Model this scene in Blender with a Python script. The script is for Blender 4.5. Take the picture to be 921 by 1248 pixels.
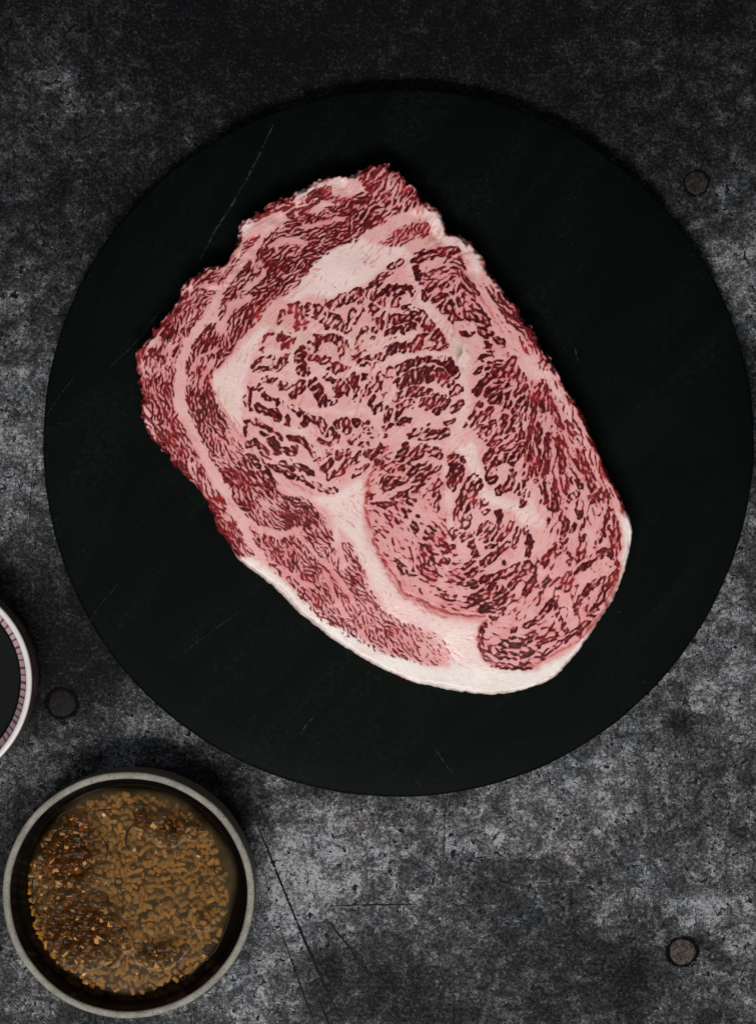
import bpy, bmesh, math, random
import numpy as np
from mathutils import Vector, Matrix, noise as mnoise

for o in list(bpy.data.objects):
    bpy.data.objects.remove(o, do_unlink=True)
scene = bpy.context.scene
COL = scene.collection

# ---------------------------------------------------------------- camera, world, light, exposure
CAM_H = 1.0                       # straight down from a metre above the table
S0 = 3.74e-4                      # metres of table per layout unit
FRAME_W, FRAME_H = 921.0, 1248.0
cam_d = bpy.data.cameras.new('camera')
cam = bpy.data.objects.new('camera', cam_d); COL.objects.link(cam)
cam.location = (0, 0, CAM_H)
cam.rotation_euler = (0, 0, 0)
cam_d.sensor_fit = 'VERTICAL'
cam_d.sensor_height = 24.0
cam_d.lens = 12.0 / (FRAME_H * S0 / 2 / CAM_H)
cam_d.clip_start = 0.01
cam_d.clip_end = 20
scene.camera = cam

world = bpy.data.worlds.new('World'); scene.world = world
world.use_nodes = True
bg = world.node_tree.nodes['Background']
bg.inputs['Color'].default_value = (0.85, 0.92, 1.0, 1)
bg.inputs['Strength'].default_value = 0.15

def area_light(name, loc, target, sx, sy, power, colour):
    d = bpy.data.lights.new(name, 'AREA')
    d.shape = 'RECTANGLE'; d.size = sx; d.size_y = sy; d.energy = power; d.color = colour
    o = bpy.data.objects.new(name, d); COL.objects.link(o)
    o.location = loc
    o.rotation_euler = (Vector(target) - Vector(loc)).to_track_quat('-Z', 'Y').to_euler()
    return o
area_light('window_light', (-0.12, -0.70, 1.28), (0.02, -0.04, 0.0), 0.85, 0.28, 20.0, (1.0, 0.985, 0.965))

vs = scene.view_settings
vs.view_transform = 'Standard'; vs.look = 'None'; vs.exposure = 0.0; vs.gamma = 1.0
vs.use_curve_mapping = False
scene.render.engine = 'CYCLES'
scene.cycles.use_denoising = True
scene.cycles.max_bounces = 8
scene.cycles.transparent_max_bounces = 12

# ---------------------------------------------------------------- helpers
def P3(x, y, z=0.0):
    """layout point (x right, y down, in picture-sized units) lying at height z -> world"""
    k = S0 * (CAM_H - z) / CAM_H
    return Vector(((x - FRAME_W / 2) * k, (FRAME_H / 2 - y) * k, z))
def sz(z):
    return S0 * (CAM_H - z) / CAM_H
def link(name, me, mat=None, parent=None, smooth=True):
    o = bpy.data.objects.new(name, me); COL.objects.link(o)
    if mat is not None:
        for m in (mat if isinstance(mat, (list, tuple)) else [mat]): me.materials.append(m)
    if parent is not None: o.parent = parent
    if smooth and len(me.polygons):
        me.polygons.foreach_set('use_smooth', np.ones(len(me.polygons), bool))
    return o
def empty(name, loc):
    o = bpy.data.objects.new(name, None); COL.objects.link(o); o.location = loc
    o.empty_display_size = 0.02
    return o
def tag(o, label=None, category=None, group=None, kind=None):
    if label: o['label'] = label
    if category: o['category'] = category
    if group: o['group'] = group
    if kind: o['kind'] = kind
    return o
def mesh_from(name, verts, faces):
    me = bpy.data.meshes.new(name)
    me.from_pydata([tuple(v) for v in verts], [], [tuple(f) for f in faces]); me.update()
    return me
def grid_mesh(name, verts, quads):
    """fast numpy mesh: verts (n,3), quads (m,4)"""
    me = bpy.data.meshes.new(name)
    me.vertices.add(len(verts)); me.vertices.foreach_set('co', np.ascontiguousarray(verts, dtype=np.float32).ravel())
    me.loops.add(len(quads) * 4); me.loops.foreach_set('vertex_index', np.ascontiguousarray(quads, dtype=np.int32).ravel())
    me.polygons.add(len(quads)); me.polygons.foreach_set('loop_start', np.arange(0, len(quads) * 4, 4, dtype=np.int32))
    me.update(calc_edges=True)
    return me
def point_colour(me, name, rgb):
    a = me.color_attributes.new(name, 'FLOAT_COLOR', 'POINT')
    d = np.ones((len(me.vertices), 4), np.float32); d[:, :3] = rgb
    a.data.foreach_set('color', d.ravel())
def point_float(me, name, v):
    a = me.attributes.new(name, 'FLOAT', 'POINT')
    a.data.foreach_set('value', np.asarray(v, np.float32))
def lin(c):
    c = np.asarray(c, float)
    return np.where(c <= 0.04045, c / 12.92, ((c + 0.055) / 1.055) ** 2.4)
def lathe(name, prof, seg=160, wob=None, closed=False):
    """spin (r, z) profile about Z; wob(angle, i) scales the radius"""
    vs_, fs = [], []
    n = len(prof)
    for k in range(seg):
        a = 2 * math.pi * k / seg
        for i, (r, z) in enumerate(prof):
            q = r * (wob(a, i) if wob else 1.0)
            vs_.append((q * math.cos(a), q * math.sin(a), z))
    for k in range(seg):
        k2 = (k + 1) % seg
        for i in range(n - 1):
            fs.append((k * n + i, k2 * n + i, k2 * n + i + 1, k * n + i + 1))
    return mesh_from(name, vs_, fs)

class N:
    """tiny node-building helper"""
    def __init__(self, name):
        self.m = bpy.data.materials.new(name); self.m.use_nodes = True
        self.t = self.m.node_tree; self.b = self.t.nodes['Principled BSDF']; self.out = self.t.nodes['Material Output']
    def n(self, typ, **kw):
        x = self.t.nodes.new(typ)
        for k, v in kw.items(): setattr(x, k, v)
        return x
    def l(self, a, b): self.t.links.new(a, b)
    def put(self, sock, v):
        if hasattr(v, 'is_output'): self.l(v, sock)
        else: sock.default_value = v
    def coord(self): return self.n('ShaderNodeTexCoord').outputs['Object']
    def mapping(self, vec, scale=(1, 1, 1), rot=(0, 0, 0)):
        x = self.n('ShaderNodeMapping'); self.l(vec, x.inputs['Vector'])
        x.inputs['Scale'].default_value = scale; x.inputs['Rotation'].default_value = rot
        return x.outputs['Vector']
    def noise(self, vec, scale, detail=2.0, rough=0.5, dist=0.0):
        x = self.n('ShaderNodeTexNoise'); self.l(vec, x.inputs['Vector'])
        x.inputs['Scale'].default_value = scale; x.inputs['Detail'].default_value = detail
        x.inputs['Roughness'].default_value = rough; x.inputs['Distortion'].default_value = dist
        return x.outputs['Fac']
    def math(self, op, a, b=0.0, c=0.0, clamp=False):
        x = self.n('ShaderNodeMath', operation=op); x.use_clamp = clamp
        self.put(x.inputs[0], a); self.put(x.inputs[1], b); self.put(x.inputs[2], c)
        return x.outputs[0]
    def step(self, v, lo, hi, a=0.0, b=1.0):
        x = self.n('ShaderNodeMapRange', interpolation_type='SMOOTHSTEP')
        self.put(x.inputs['Value'], v)
        x.inputs['From Min'].default_value = lo; x.inputs['From Max'].default_value = hi
        x.inputs['To Min'].default_value = a; x.inputs['To Max'].default_value = b
        return x.outputs['Result']
    def mix(self, fac, a, b, blend='MIX'):
        x = self.n('ShaderNodeMix', data_type='RGBA', blend_type=blend)
        self.put(x.inputs['Factor'], fac)
        for s, v in ((x.inputs[6], a), (x.inputs[7], b)):
            if hasattr(v, 'is_output'): self.l(v, s)
            else: s.default_value = (*v, 1) if len(v) == 3 else v
        return x.outputs[2]
    def attr(self, name): return self.n('ShaderNodeAttribute', attribute_name=name)
    def bump(self, h, strength, dist):
        x = self.n('ShaderNodeBump'); self.l(h, x.inputs['Height'])
        x.inputs['Strength'].default_value = strength; x.inputs['Distance'].default_value = dist
        self.l(x.outputs['Normal'], self.b.inputs['Normal'])
    def set(self, **kw):
        for k, v in kw.items():
            s = self.b.inputs[k.replace('_', ' ')]
            if hasattr(v, 'is_output'): self.l(v, s)
            elif isinstance(v, tuple) and len(v) == 3: s.default_value = (*v, 1)
            else: s.default_value = v
        return self.m

# ---------------------------------------------------------------- table: worn dark steel sheet
def mat_table():
    m = N('worn_dark_metal')
    c = m.coord()
    pat = m.attr('patina_shade').outputs['Fac']
    big = m.noise(c, 22, 4, 0.6, 0.4)
    med = m.noise(c, 120, 7, 0.72, 0.5)
    fine = m.noise(c, 620, 4, 0.7, 0.2)
    spk = m.noise(c, 1500, 2, 0.6)
    pit = m.noise(c, 330, 3, 0.65, 0.6)
    v = m.math('MULTIPLY_ADD', big, 0.6, m.math('MULTIPLY_ADD', med, 1.45, m.math('MULTIPLY', pat, 1.0)))
    v = m.math('SUBTRACT', v, 1.03)                            # about 0 +- .25
    # the worn coat breaks up into a stipple of darker and brighter grains
    grain = m.math('ADD', m.math('MULTIPLY', m.math('SUBTRACT', fine, 0.5), 8.5), m.math('MULTIPLY', m.math('SUBTRACT', spk, 0.5), 6.0))
    dk = m.math('MULTIPLY_ADD', m.math('MAXIMUM', m.math('MULTIPLY', v, -1.0), 0.0), 2.2, 1.0)
    e = m.math('MULTIPLY_ADD', v, 8.0, m.math('MULTIPLY', grain, dk))
    val = m.math('MULTIPLY', m.math('POWER', 2.0, e), 0.0205)
    val = m.math('MINIMUM', m.math('MAXIMUM', val, 0.0035), 0.30)
    cc = m.n('ShaderNodeCombineColor')
    for q, k in ((0, 0.98), (1, 0.99), (2, 1.03)): m.l(m.math('MULTIPLY', val, k), cc.inputs[q])
    base = cc.outputs[0]
    # dark pits and oxide blots
    pitm = m.math('MULTIPLY', m.step(pit, 0.45, 0.39), m.step(med, 0.42, 0.56))
    base = m.mix(pitm, base, (0.004, 0.004, 0.0045))
    # pale flakes
    fl = m.math('MULTIPLY', m.step(spk, 0.62, 0.72), m.step(v, 0.02, 0.3))
    base = m.mix(m.math('MULTIPLY', fl, 0.6), base, (0.36, 0.36, 0.37))
    # faint rust and blue tints
    tint = m.noise(c, 40, 3, 0.55, 0.5)
    base = m.mix(m.step(tint, 0.56, 0.74, 0, 0.5), base, m.mix(1.0, base, (1.16, 0.96, 0.84), 'MULTIPLY'))
    base = m.mix(m.step(tint, 0.44, 0.28, 0, 0.55), base, m.mix(1.0, base, (0.84, 0.96, 1.14), 'MULTIPLY'))
    m.bump(m.math('ADD', m.math('MULTIPLY', fine, 0.7), m.math('MULTIPLY', med, 0.8)), 0.25, 0.0004)
    return m.set(Base_Color=base, Roughness=m.step(fine, 0.3, 0.7, 0.7, 0.5), Metallic=0.0, Specular_IOR_Level=0.06)

# blots: coat worn thin (bright) or thick (dark), shade by dish and bowl painted in: x, y, radius x, radius y, amount
PATINA_SHADE = """60,120,90,70,.20 230,40,160,70,-.16 430,30,170,90,-.18 620,40,130,70,-.15 820,60,120,80,-.11 880,20,80,50,-.06 20,30,60,60,-.1 140,260,140,90,-.07 880,220,60,60,-.06 760,40,70,60,.10 900,40,60,60,.06 880,110,60,70,-.06 840,190,70,60,.06 905,300,60,60,.20 905,360,40,40,.1
120,210,110,70,-.07 30,330,60,60,.10 30,470,50,70,.16 40,600,60,90,.22 15,690,40,40,-.05 75,760,60,60,-.28 90,850,60,50,-.16 190,890,60,40,.24 160,915,80,30,.12 60,935,60,25,.16
900,640,60,60,.16 860,760,80,70,.14 800,860,90,60,.10 830,880,14,10,-.3 880,820,40,60,.14 640,960,100,60,.12 560,1000,60,50,.12 450,1010,120,60,.08 370,1040,60,60,.22 360,1110,60,60,.22 480,1100,60,50,.10
600,1110,90,80,.02 720,1040,100,80,.08 690,1180,90,70,-.03 560,1190,90,50,.04 440,1200,60,50,-.06 330,1200,60,60,.18 860,1090,60,50,.16 890,1150,50,50,.16 840,1215,80,40,.10 770,1190,30,40,-.12 20,1200,60,60,.16 250,1230,60,40,.16
700,1000,60,40,.08 800,980,80,60,.08 390,1180,30,40,-.14 300,985,24,30,-.14 250,960,50,20,-.08 130,925,120,16,-.06 700,120,80,40,-.05 560,70,60,40,.02 330,90,60,50,-.03 857,1103,14.4,11,0.17 842,1120,8.1,8,0.125 905,1165,16.2,10,0.125 886,1172,12.6,8,-0.2 868,1155,8.1,7,-0.225 850,1150,7.2,6,-0.2 600,1020,12.6,11,0.13 552,1030,9.9,16,0.13 540,1010,7.2,12,0.1 888,305,19.8,16,0.11 905,345,12.6,10,0.1 130,125,30.6,22,0.09 60,90,23.4,20,0.08 200,100,18,20,-0.1 110,100,12.6,40,-0.125 700,20,36,18,-0.15 840,30,21.6,14,-0.15 880,20,12.6,24,-0.15 770,1195,14.4,22,-0.14 745,1225,23.4,12,-0.11 650,1230,27,14,-0.1 390,1160,10.8,18,-0.15 405,1190,9,16,-0.15 460,1205,19.8,14,-0.125 340,1045,14.4,16,-0.1 380,1120,18,14,-0.1 905,755,14.4,10,0.15 880,720,9,16,0.12 890,870,12.6,8,0.15 910,900,9,20,0.1 20,360,16.2,14,0.125 12,380,12.6,10,0.1 28,455,4.5,4,0.25 22,500,14.4,14,-0.075 20,590,12.6,30,0.1 690,1035,10.8,9,0.15 740,1110,12.6,20,0.15 640,1075,10.8,10,0.1 740,1000,14.4,12,0.1 400,985,27,12,0.075 330,1050,12.6,10,0.125 350,1020,9,10,0.125 720,1150,18,8,-0.1 850,1240,27,10,-0.1 560,1230,18,14,-0.1 200,1225,9,8,0.1 30,1225,18,14,0.1"""
tx = np.arange(-560, 1500, 6.0); ty = np.arange(-560, 1830, 6.0)
TX, TY = np.meshgrid(tx, ty)
_rt = np.random.RandomState(5)
pv = np.zeros_like(TX)
for r_ in PATINA_SHADE.split():
    a = [float(t) for t in r_.split(',')]
    pv += a[4] * np.exp(-0.5 * (((TX - a[0]) / a[2]) ** 2 + ((TY - a[1]) / a[3]) ** 2))
# beyond the picture the same kind of blots go on
for k in range(90):
    x_, y_ = _rt.uniform(-560, 1500), _rt.uniform(-560, 1830)
    if -40 < x_ < 960 and -40 < y_ < 1290: continue
    pv += _rt.uniform(-.2, .22) * np.exp(-0.5 * (((TX - x_) / _rt.uniform(40, 110)) ** 2 + ((TY - y_) / _rt.uniform(40, 90)) ** 2))
tv = np.stack([(TX - FRAME_W / 2) * S0, (FRAME_H / 2 - TY) * S0, np.zeros_like(TX)], -1).reshape(-1, 3)
ti = np.arange(TX.size).reshape(TX.shape)
tq = np.stack([ti[1:, :-1], ti[1:, 1:], ti[:-1, 1:], ti[:-1, :-1]], -1).reshape(-1, 4)
tme = grid_mesh('table_top', tv, tq); point_float(tme, 'patina_shade', pv.ravel())
table = link('table_top', tme, mat_table())
tag(table, 'worn dark grey metal table top with mottled wear and rivets', kind='structure')

def mat_rivet(name, k):
    m = N(name); c = m.coord()
    a = m.noise(c, 700, 4, 0.65, 0.5)
    b = m.noise(c, 260, 2, 0.5)
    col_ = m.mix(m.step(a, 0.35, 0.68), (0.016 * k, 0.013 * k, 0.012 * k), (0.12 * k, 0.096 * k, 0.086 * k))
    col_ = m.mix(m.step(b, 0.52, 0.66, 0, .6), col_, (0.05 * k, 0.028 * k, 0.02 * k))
    m.bump(a, 0.5, 0.0004)
    return m.set(Base_Color=col_, Roughness=0.6, Metallic=0.0, Specular_IOR_Level=0.1)
def mat_plain(name, rgb, rough=0.6, spec=0.3, **kw):
    m = N(name); return m.set(Base_Color=rgb, Roughness=rough, Specular_IOR_Level=spec, **kw)
M_RIVET = mat_rivet('rusty_rivet', 0.8); M_RIVET2 = mat_rivet('blackened_shaded_rivet', 0.12); M_RIVET3 = mat_rivet('brown_rivet', 0.35)  # left rivet: oxidised black with the dish shadow painted in
def mat_grime_shade():  # grime, with the shade of the recess round each rivet painted in
    m = N('grime_shade'); c = m.coord()
    f = m.attr('edge').outputs['Fac']
    al = m.step(m.math('ADD', f, m.math('MULTIPLY', m.math('SUBTRACT', m.noise(c, 900, 3, 0.6), 0.5), 1.3)), 0.35, 0.65)
    return m.set(Base_Color=(0.004, 0.0035, 0.0035), Roughness=0.9, Specular_IOR_Level=0.03, Alpha=al)
M_GRIME_SHADE = mat_grime_shade()
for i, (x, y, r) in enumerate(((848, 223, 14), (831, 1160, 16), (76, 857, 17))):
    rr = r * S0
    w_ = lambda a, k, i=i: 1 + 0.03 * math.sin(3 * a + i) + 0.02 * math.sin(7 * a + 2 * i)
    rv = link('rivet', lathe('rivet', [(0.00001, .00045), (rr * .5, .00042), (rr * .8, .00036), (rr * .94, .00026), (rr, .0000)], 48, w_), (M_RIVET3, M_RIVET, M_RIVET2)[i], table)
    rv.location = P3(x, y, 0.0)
    w2 = lambda a, k, i=i: 1 + (0.05 * math.sin(2 * a + i) + 0.03 * math.sin(5 * a + 2 * i) + 0.02 * math.sin(9 * a + i)) * (1 if k >= 1 else 0)
    gr = link('grime_shade_ring', lathe('grime_shade_ring', [(rr * .9, .00012), (rr * 1.08, .0001), (rr * 1.22, .00008), (rr * 1.5, .00006)], 64, w2), M_GRIME_SHADE, rv)
    point_float(gr.data, 'edge', np.tile([1.0, .95, .5, 0.0], 64) * (0.75, 1.0, 0.8)[i])
    gr.location = (0, 0, 0)

def mat_scratch(name, rgb, amount, scale=900, lo=0.40):
    m = N(name); c = m.coord()
    f = m.math('MULTIPLY', m.step(m.noise(c, scale, 3, 0.6), lo, lo + 0.2), amount)
    m.set(Base_Color=rgb, Roughness=0.7, Specular_IOR_Level=0.1, Alpha=f)
    return m.m
def strip(name, pts, w, z, mat, parent, seed=0):
    """thin tapered mark following a polyline of layout points"""
    r = random.Random(seed)
    P = []
    for i in range(len(pts) - 1):
        (ax, ay), (bx, by) = pts[i], pts[i + 1]
        n = max(2, int(math.hypot(bx - ax, by - ay) / 5))
        for k in range(n): P.append((ax + (bx - ax) * k / n, ay + (by - ay) * k / n))
    P.append(pts[-1])
    vs_, fs = [], []
    for i, (x, y) in enumerate(P):
        j0, j1 = max(0, i - 1), min(len(P) - 1, i + 1)
        dx, dy = P[j1][0] - P[j0][0], P[j1][1] - P[j0][1]
        L = math.hypot(dx, dy) or 1
        t = i / (len(P) - 1)
        hw = 0.5 * w * (0.25 + 0.75 * math.sin(math.pi * min(1, max(0, t))) ** 0.5) * r.uniform(0.6, 1.25)
        jx, jy = r.uniform(-.3, .3), r.uniform(-.3, .3)
        for s in (-1, 1):
            q = P3(x + jx - s * dy / L * hw, y + jy + s * dx / L * hw, z); vs_.append(q)
        if i: fs.append((2 * i - 2, 2 * i - 1, 2 * i + 1, 2 * i))
    return link(name, mesh_from(name, vs_, fs), mat, parent)
M_SCR = mat_scratch('table_scratch', (0.004, 0.004, 0.005), 1.0, 500, 0.28)
for i, (pts, w) in enumerate((
        ([(312, 1002), (330, 1045), (352, 1100), (375, 1155), (402, 1215), (420, 1250)], 3.0),
        ([(396, 1118), (422, 1150), (452, 1192)], 2.2), ([(402, 1104), (445, 1103), (505, 1102)], 1.8),
        ([(340, 1128), (362, 1190), (384, 1250)], 1.9), ([(386, 1212), (402, 1250)], 2.2), ([(553, 1190), (553, 1248)], 1.0),
        ([(847, 1105), (848, 1135)], 1.3), ([(42, 560), (38, 600), (36, 640)], 1.2), ([(20, 580), (30, 612), (37, 628)], 1.0), ([(545, 965), (542, 1000), (540, 1050)], 1.2), ([(905, 640), (921, 660)], 1.0))):
    strip('scratch', pts, w, 0.00012 + 0.00001 * i, M_SCR, table, i)
# ---- the cut face of the steak: muscle layout, fibre directions and marbling, on a fine grid ----
GX0, GY0, GX1, GY1, GS = 150.0, 186.0, 786.0, 862.0, 0.8
gnx = int((GX1 - GX0) / GS) + 1; gny = int((GY1 - GY0) / GS) + 1
gx = GX0 + np.arange(gnx) * GS; gy = GY0 + np.arange(gny) * GS
GXX, GYY = np.meshgrid(gx, gy)
rs = np.random.RandomState(7)

def blur(a, sig):
    """gaussian blur through FFT, sig in layout units"""
    s = sig / GS
    H, W = a.shape
    p = int(3 * s) + 2
    b = np.pad(a, p, mode='reflect' if p < min(H, W) else 'edge')
    fy = np.fft.fftfreq(b.shape[0])[:, None]; fx = np.fft.rfftfreq(b.shape[1])[None, :]
    g = np.exp(-2 * (np.pi * s) ** 2 * (fy * fy + fx * fx))
    return np.fft.irfft2(np.fft.rfft2(b) * g, s=b.shape)[p:p + H, p:p + W]
def unit(a):
    return (a - a.mean()) / (a.std() + 1e-9)
def noise(sig, seed):
    r = np.random.RandomState(seed)
    return unit(blur(r.standard_normal((gny, gnx)), sig))
def band(sig, seed, k=2.2):
    r = np.random.RandomState(seed).standard_normal((gny, gnx))
    return unit(unit(blur(r, sig)) - blur(unit(blur(r, sig)), sig * k))
def sstep(a, b, x):
    t = np.clip((x - a) / (b - a), 0, 1); return t * t * (3 - 2 * t)
def window(x0, y0, x1, y1):
    i0 = max(0, int((y0 - GY0) / GS)); i1 = min(gny, int((y1 - GY0) / GS) + 2)
    j0 = max(0, int((x0 - GX0) / GS)); j1 = min(gnx, int((x1 - GX0) / GS) + 2)
    return slice(i0, i1), slice(j0, j1)
def pts_of(s):
    v = [float(t) for t in s.replace(',', ' ').split()]
    return np.array(v).reshape(-1, 2)
def poly_mask(P, X, Y):
    ins = np.zeros(X.shape, bool)
    n = len(P)
    for i in range(n):
        x0, y0 = P[i]; x1, y1 = P[(i + 1) % n]
        if y0 == y1: continue
        c = ((y0 > Y) != (y1 > Y)) & (X < (x1 - x0) * (Y - y0) / (y1 - y0) + x0)
        ins ^= c
    return ins
def line_dist(P, X, Y, closed=False):
    d = np.full(X.shape, 1e9)
    n = len(P)
    if n == 1:
        return np.hypot(X - P[0, 0], Y - P[0, 1])
    for i in range(n if closed else n - 1):
        ax, ay = P[i]; bx, by = P[(i + 1) % n]
        dx, dy = bx - ax, by - ay
        t = np.clip(((X - ax) * dx + (Y - ay) * dy) / (dx * dx + dy * dy + 1e-9), 0, 1)
        d = np.minimum(d, np.hypot(X - ax - t * dx, Y - ay - t * dy))
    return d
def poly_sd(s, X, Y):
    """signed depth inside polygon (positive inside)"""
    P = pts_of(s)
    d = line_dist(P, X, Y, True)
    return np.where(poly_mask(P, X, Y), d, -d)

# small wobble of every outline, so nothing is ruler-drawn
WX = noise(2.2, 11) * 0.8 + noise(9, 12) * 0.9
WY = noise(2.2, 13) * 0.8 + noise(9, 14) * 0.9
XW, YW = GXX + WX, GYY + WY

OUTLINE = pts_of("""290,277 293,270 300,264 311,257 322,251 341,241 350,236 367,228 376,223 391,216 405,211 417,210 424,212
430,211 439,205 451,199 467,197 477,203 488,211 497,219 505,223 511,233 518,243 527,249 536,255 541,262 543,272 549,281 559,284
570,292 579,299 587,308 592,317 592,326 599,331 606,342 616,352 622,364 631,371 636,383 644,395 657,412 665,425 674,441
684,456 692,469 702,488 714,508 723,529 730,546 739,569 751,591 760,608 766,624 771,637 772,650 770,668 765,688 758,711 745,739
728,763 712,787 689,816 674,830 651,839 630,845 610,848 580,847 554,844 525,838 501,833 482,825 457,812 442,803 419,790 400,778
389,769 377,759 360,746 354,738 337,721 320,706 299,691 287,680 277,664 271,653 264,649 263,641 257,625 247,606 240,595
231,587 219,576 209,562 202,549 192,542 183,535 174,524 169,510 171,495 172,483 171,473 167,458 163,443 164,427 171,418
181,409 183,399 193,389 207,377 212,369 219,358 217,354 231,338 251,327 272,322 277,311 290,297 291,288""")

for _ in range(1):      # cut the corners once
    _n = np.roll(OUTLINE, -1, axis=0)
    OUTLINE = np.stack([0.75 * OUTLINE + 0.25 * _n, 0.25 * OUTLINE + 0.75 * _n], 1).reshape(-1, 2)
# ---- fibre directions (degrees, x right, y down) ----
FIB = """300,350,-38 350,310,-30 400,275,-25 440,250,-40 470,225,-50 285,385,-50 250,420,-55 225,460,-80 240,470,95 230,520,72
250,540,66 275,500,70 270,450,-70 200,400,-50 190,450,75 200,520,62 260,620,60 300,590,52 330,620,48 360,650,50 330,660,52 380,700,55
430,730,52 480,770,50 520,790,52 400,640,45 350,620,48 300,560,50 360,390,-55 410,385,-62 440,400,-58 340,420,-45 320,450,-38 390,430,-50
450,380,-55 500,390,-65 490,425,-70 530,420,-60 480,330,-35 350,480,-60 400,480,-55 450,475,-65 510,465,-60 540,480,-55 520,540,-38
480,560,-45 510,575,-35 320,515,38 350,545,32 330,570,35 380,520,50 400,530,80 420,560,-50 370,575,38 440,555,-50 530,315,-18 530,345,-40
560,350,50 575,385,45 545,370,-60 590,420,30 605,450,-30 585,470,-45 615,475,-30 600,520,-45 620,515,-55 605,560,-55 630,530,-60 640,500,-80
652,480,88 660,530,88 655,570,100 640,570,-62 675,500,68 690,540,66 700,570,66 690,590,75 720,600,68 740,620,70 745,660,88 735,700,-60 700,640,-75
670,650,-65 640,650,-65 700,700,-55 660,720,-50 690,760,-45 640,790,-15 610,790,40 600,765,20 570,690,-40 600,690,-40 570,620,-65 590,640,-55
550,570,-50 480,600,-20 470,640,50 480,690,50 520,700,35 560,735,12 530,660,40 500,630,60 620,740,-55 650,690,-50 490,290,-62 520,280,-65
610,380,50 640,405,50"""
_f = np.array([float(t) for t in FIB.replace("\n", " ").replace(",", " ").split()]).reshape(-1, 3)
c2 = np.zeros((gny, gnx)); s2 = np.zeros((gny, gnx)); ww = np.zeros((gny, gnx)) + 1e-12
for fx_, fy_, fa in _f:
    w = np.exp(-((GXX - fx_) ** 2 + (GYY - fy_) ** 2) / (2 * 22.0 ** 2)) + 1e-7
    a2 = 2 * np.radians(fa)
    c2 += w * np.cos(a2); s2 += w * np.sin(a2); ww += w
ANG = 0.5 * np.arctan2(blur(s2 / ww, 5), blur(c2 / ww, 5)) + 0.16 * noise(6, 15) + 0.22 * noise(2.5, 16)
DX, DY = np.cos(ANG), np.sin(ANG)
def streak(base, L):
    """smear a noise along the fibres (gaussian of length L)"""
    out = np.zeros_like(base); tot = 0
    K = int(np.ceil(2 * L / GS))
    iy, ix = np.mgrid[0:gny, 0:gnx]
    for k in range(-K, K + 1, 1 if K < 10 else 2):
        w = np.exp(-0.5 * (k * GS / L) ** 2)
        jj = np.clip(np.rint(ix + DX * k).astype(int), 0, gnx - 1)
        ii = np.clip(np.rint(iy + DY * k).astype(int), 0, gny - 1)
        out += w * base[ii, jj]; tot += w
    return out / tot
def fibre_noise(sig, L, seed, k=2.6):
    r = noise(sig, seed)
    s = streak(r, L)
    s = unit(s) - 0.8 * unit(blur(s, sig * k))
    loc = np.sqrt(blur(s * s, 14))
    return s / loc
NF = fibre_noise(0.64, 1.8, 21)          # fine grain of the outer muscles
NC = fibre_noise(1.08, 2.4, 22)          # coarse flecks of the eye
NV = fibre_noise(1.0, 8.0, 23)           # long strands
_iso = noise(1.75, 24); NR = 0.9 - np.abs(unit(streak(_iso, 2.2))) * 2.0; _iso2 = noise(3.0, 29); NK = 0.75 - np.abs(unit(streak(_iso2, 4.0)) + 0.15) * 2.6 + 0.5 * NC   # ringlets
GRAIN = noise(0.7, 25); CLOUD = noise(12, 26); MID = noise(5, 28); CL2 = noise(28, 27)

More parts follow.
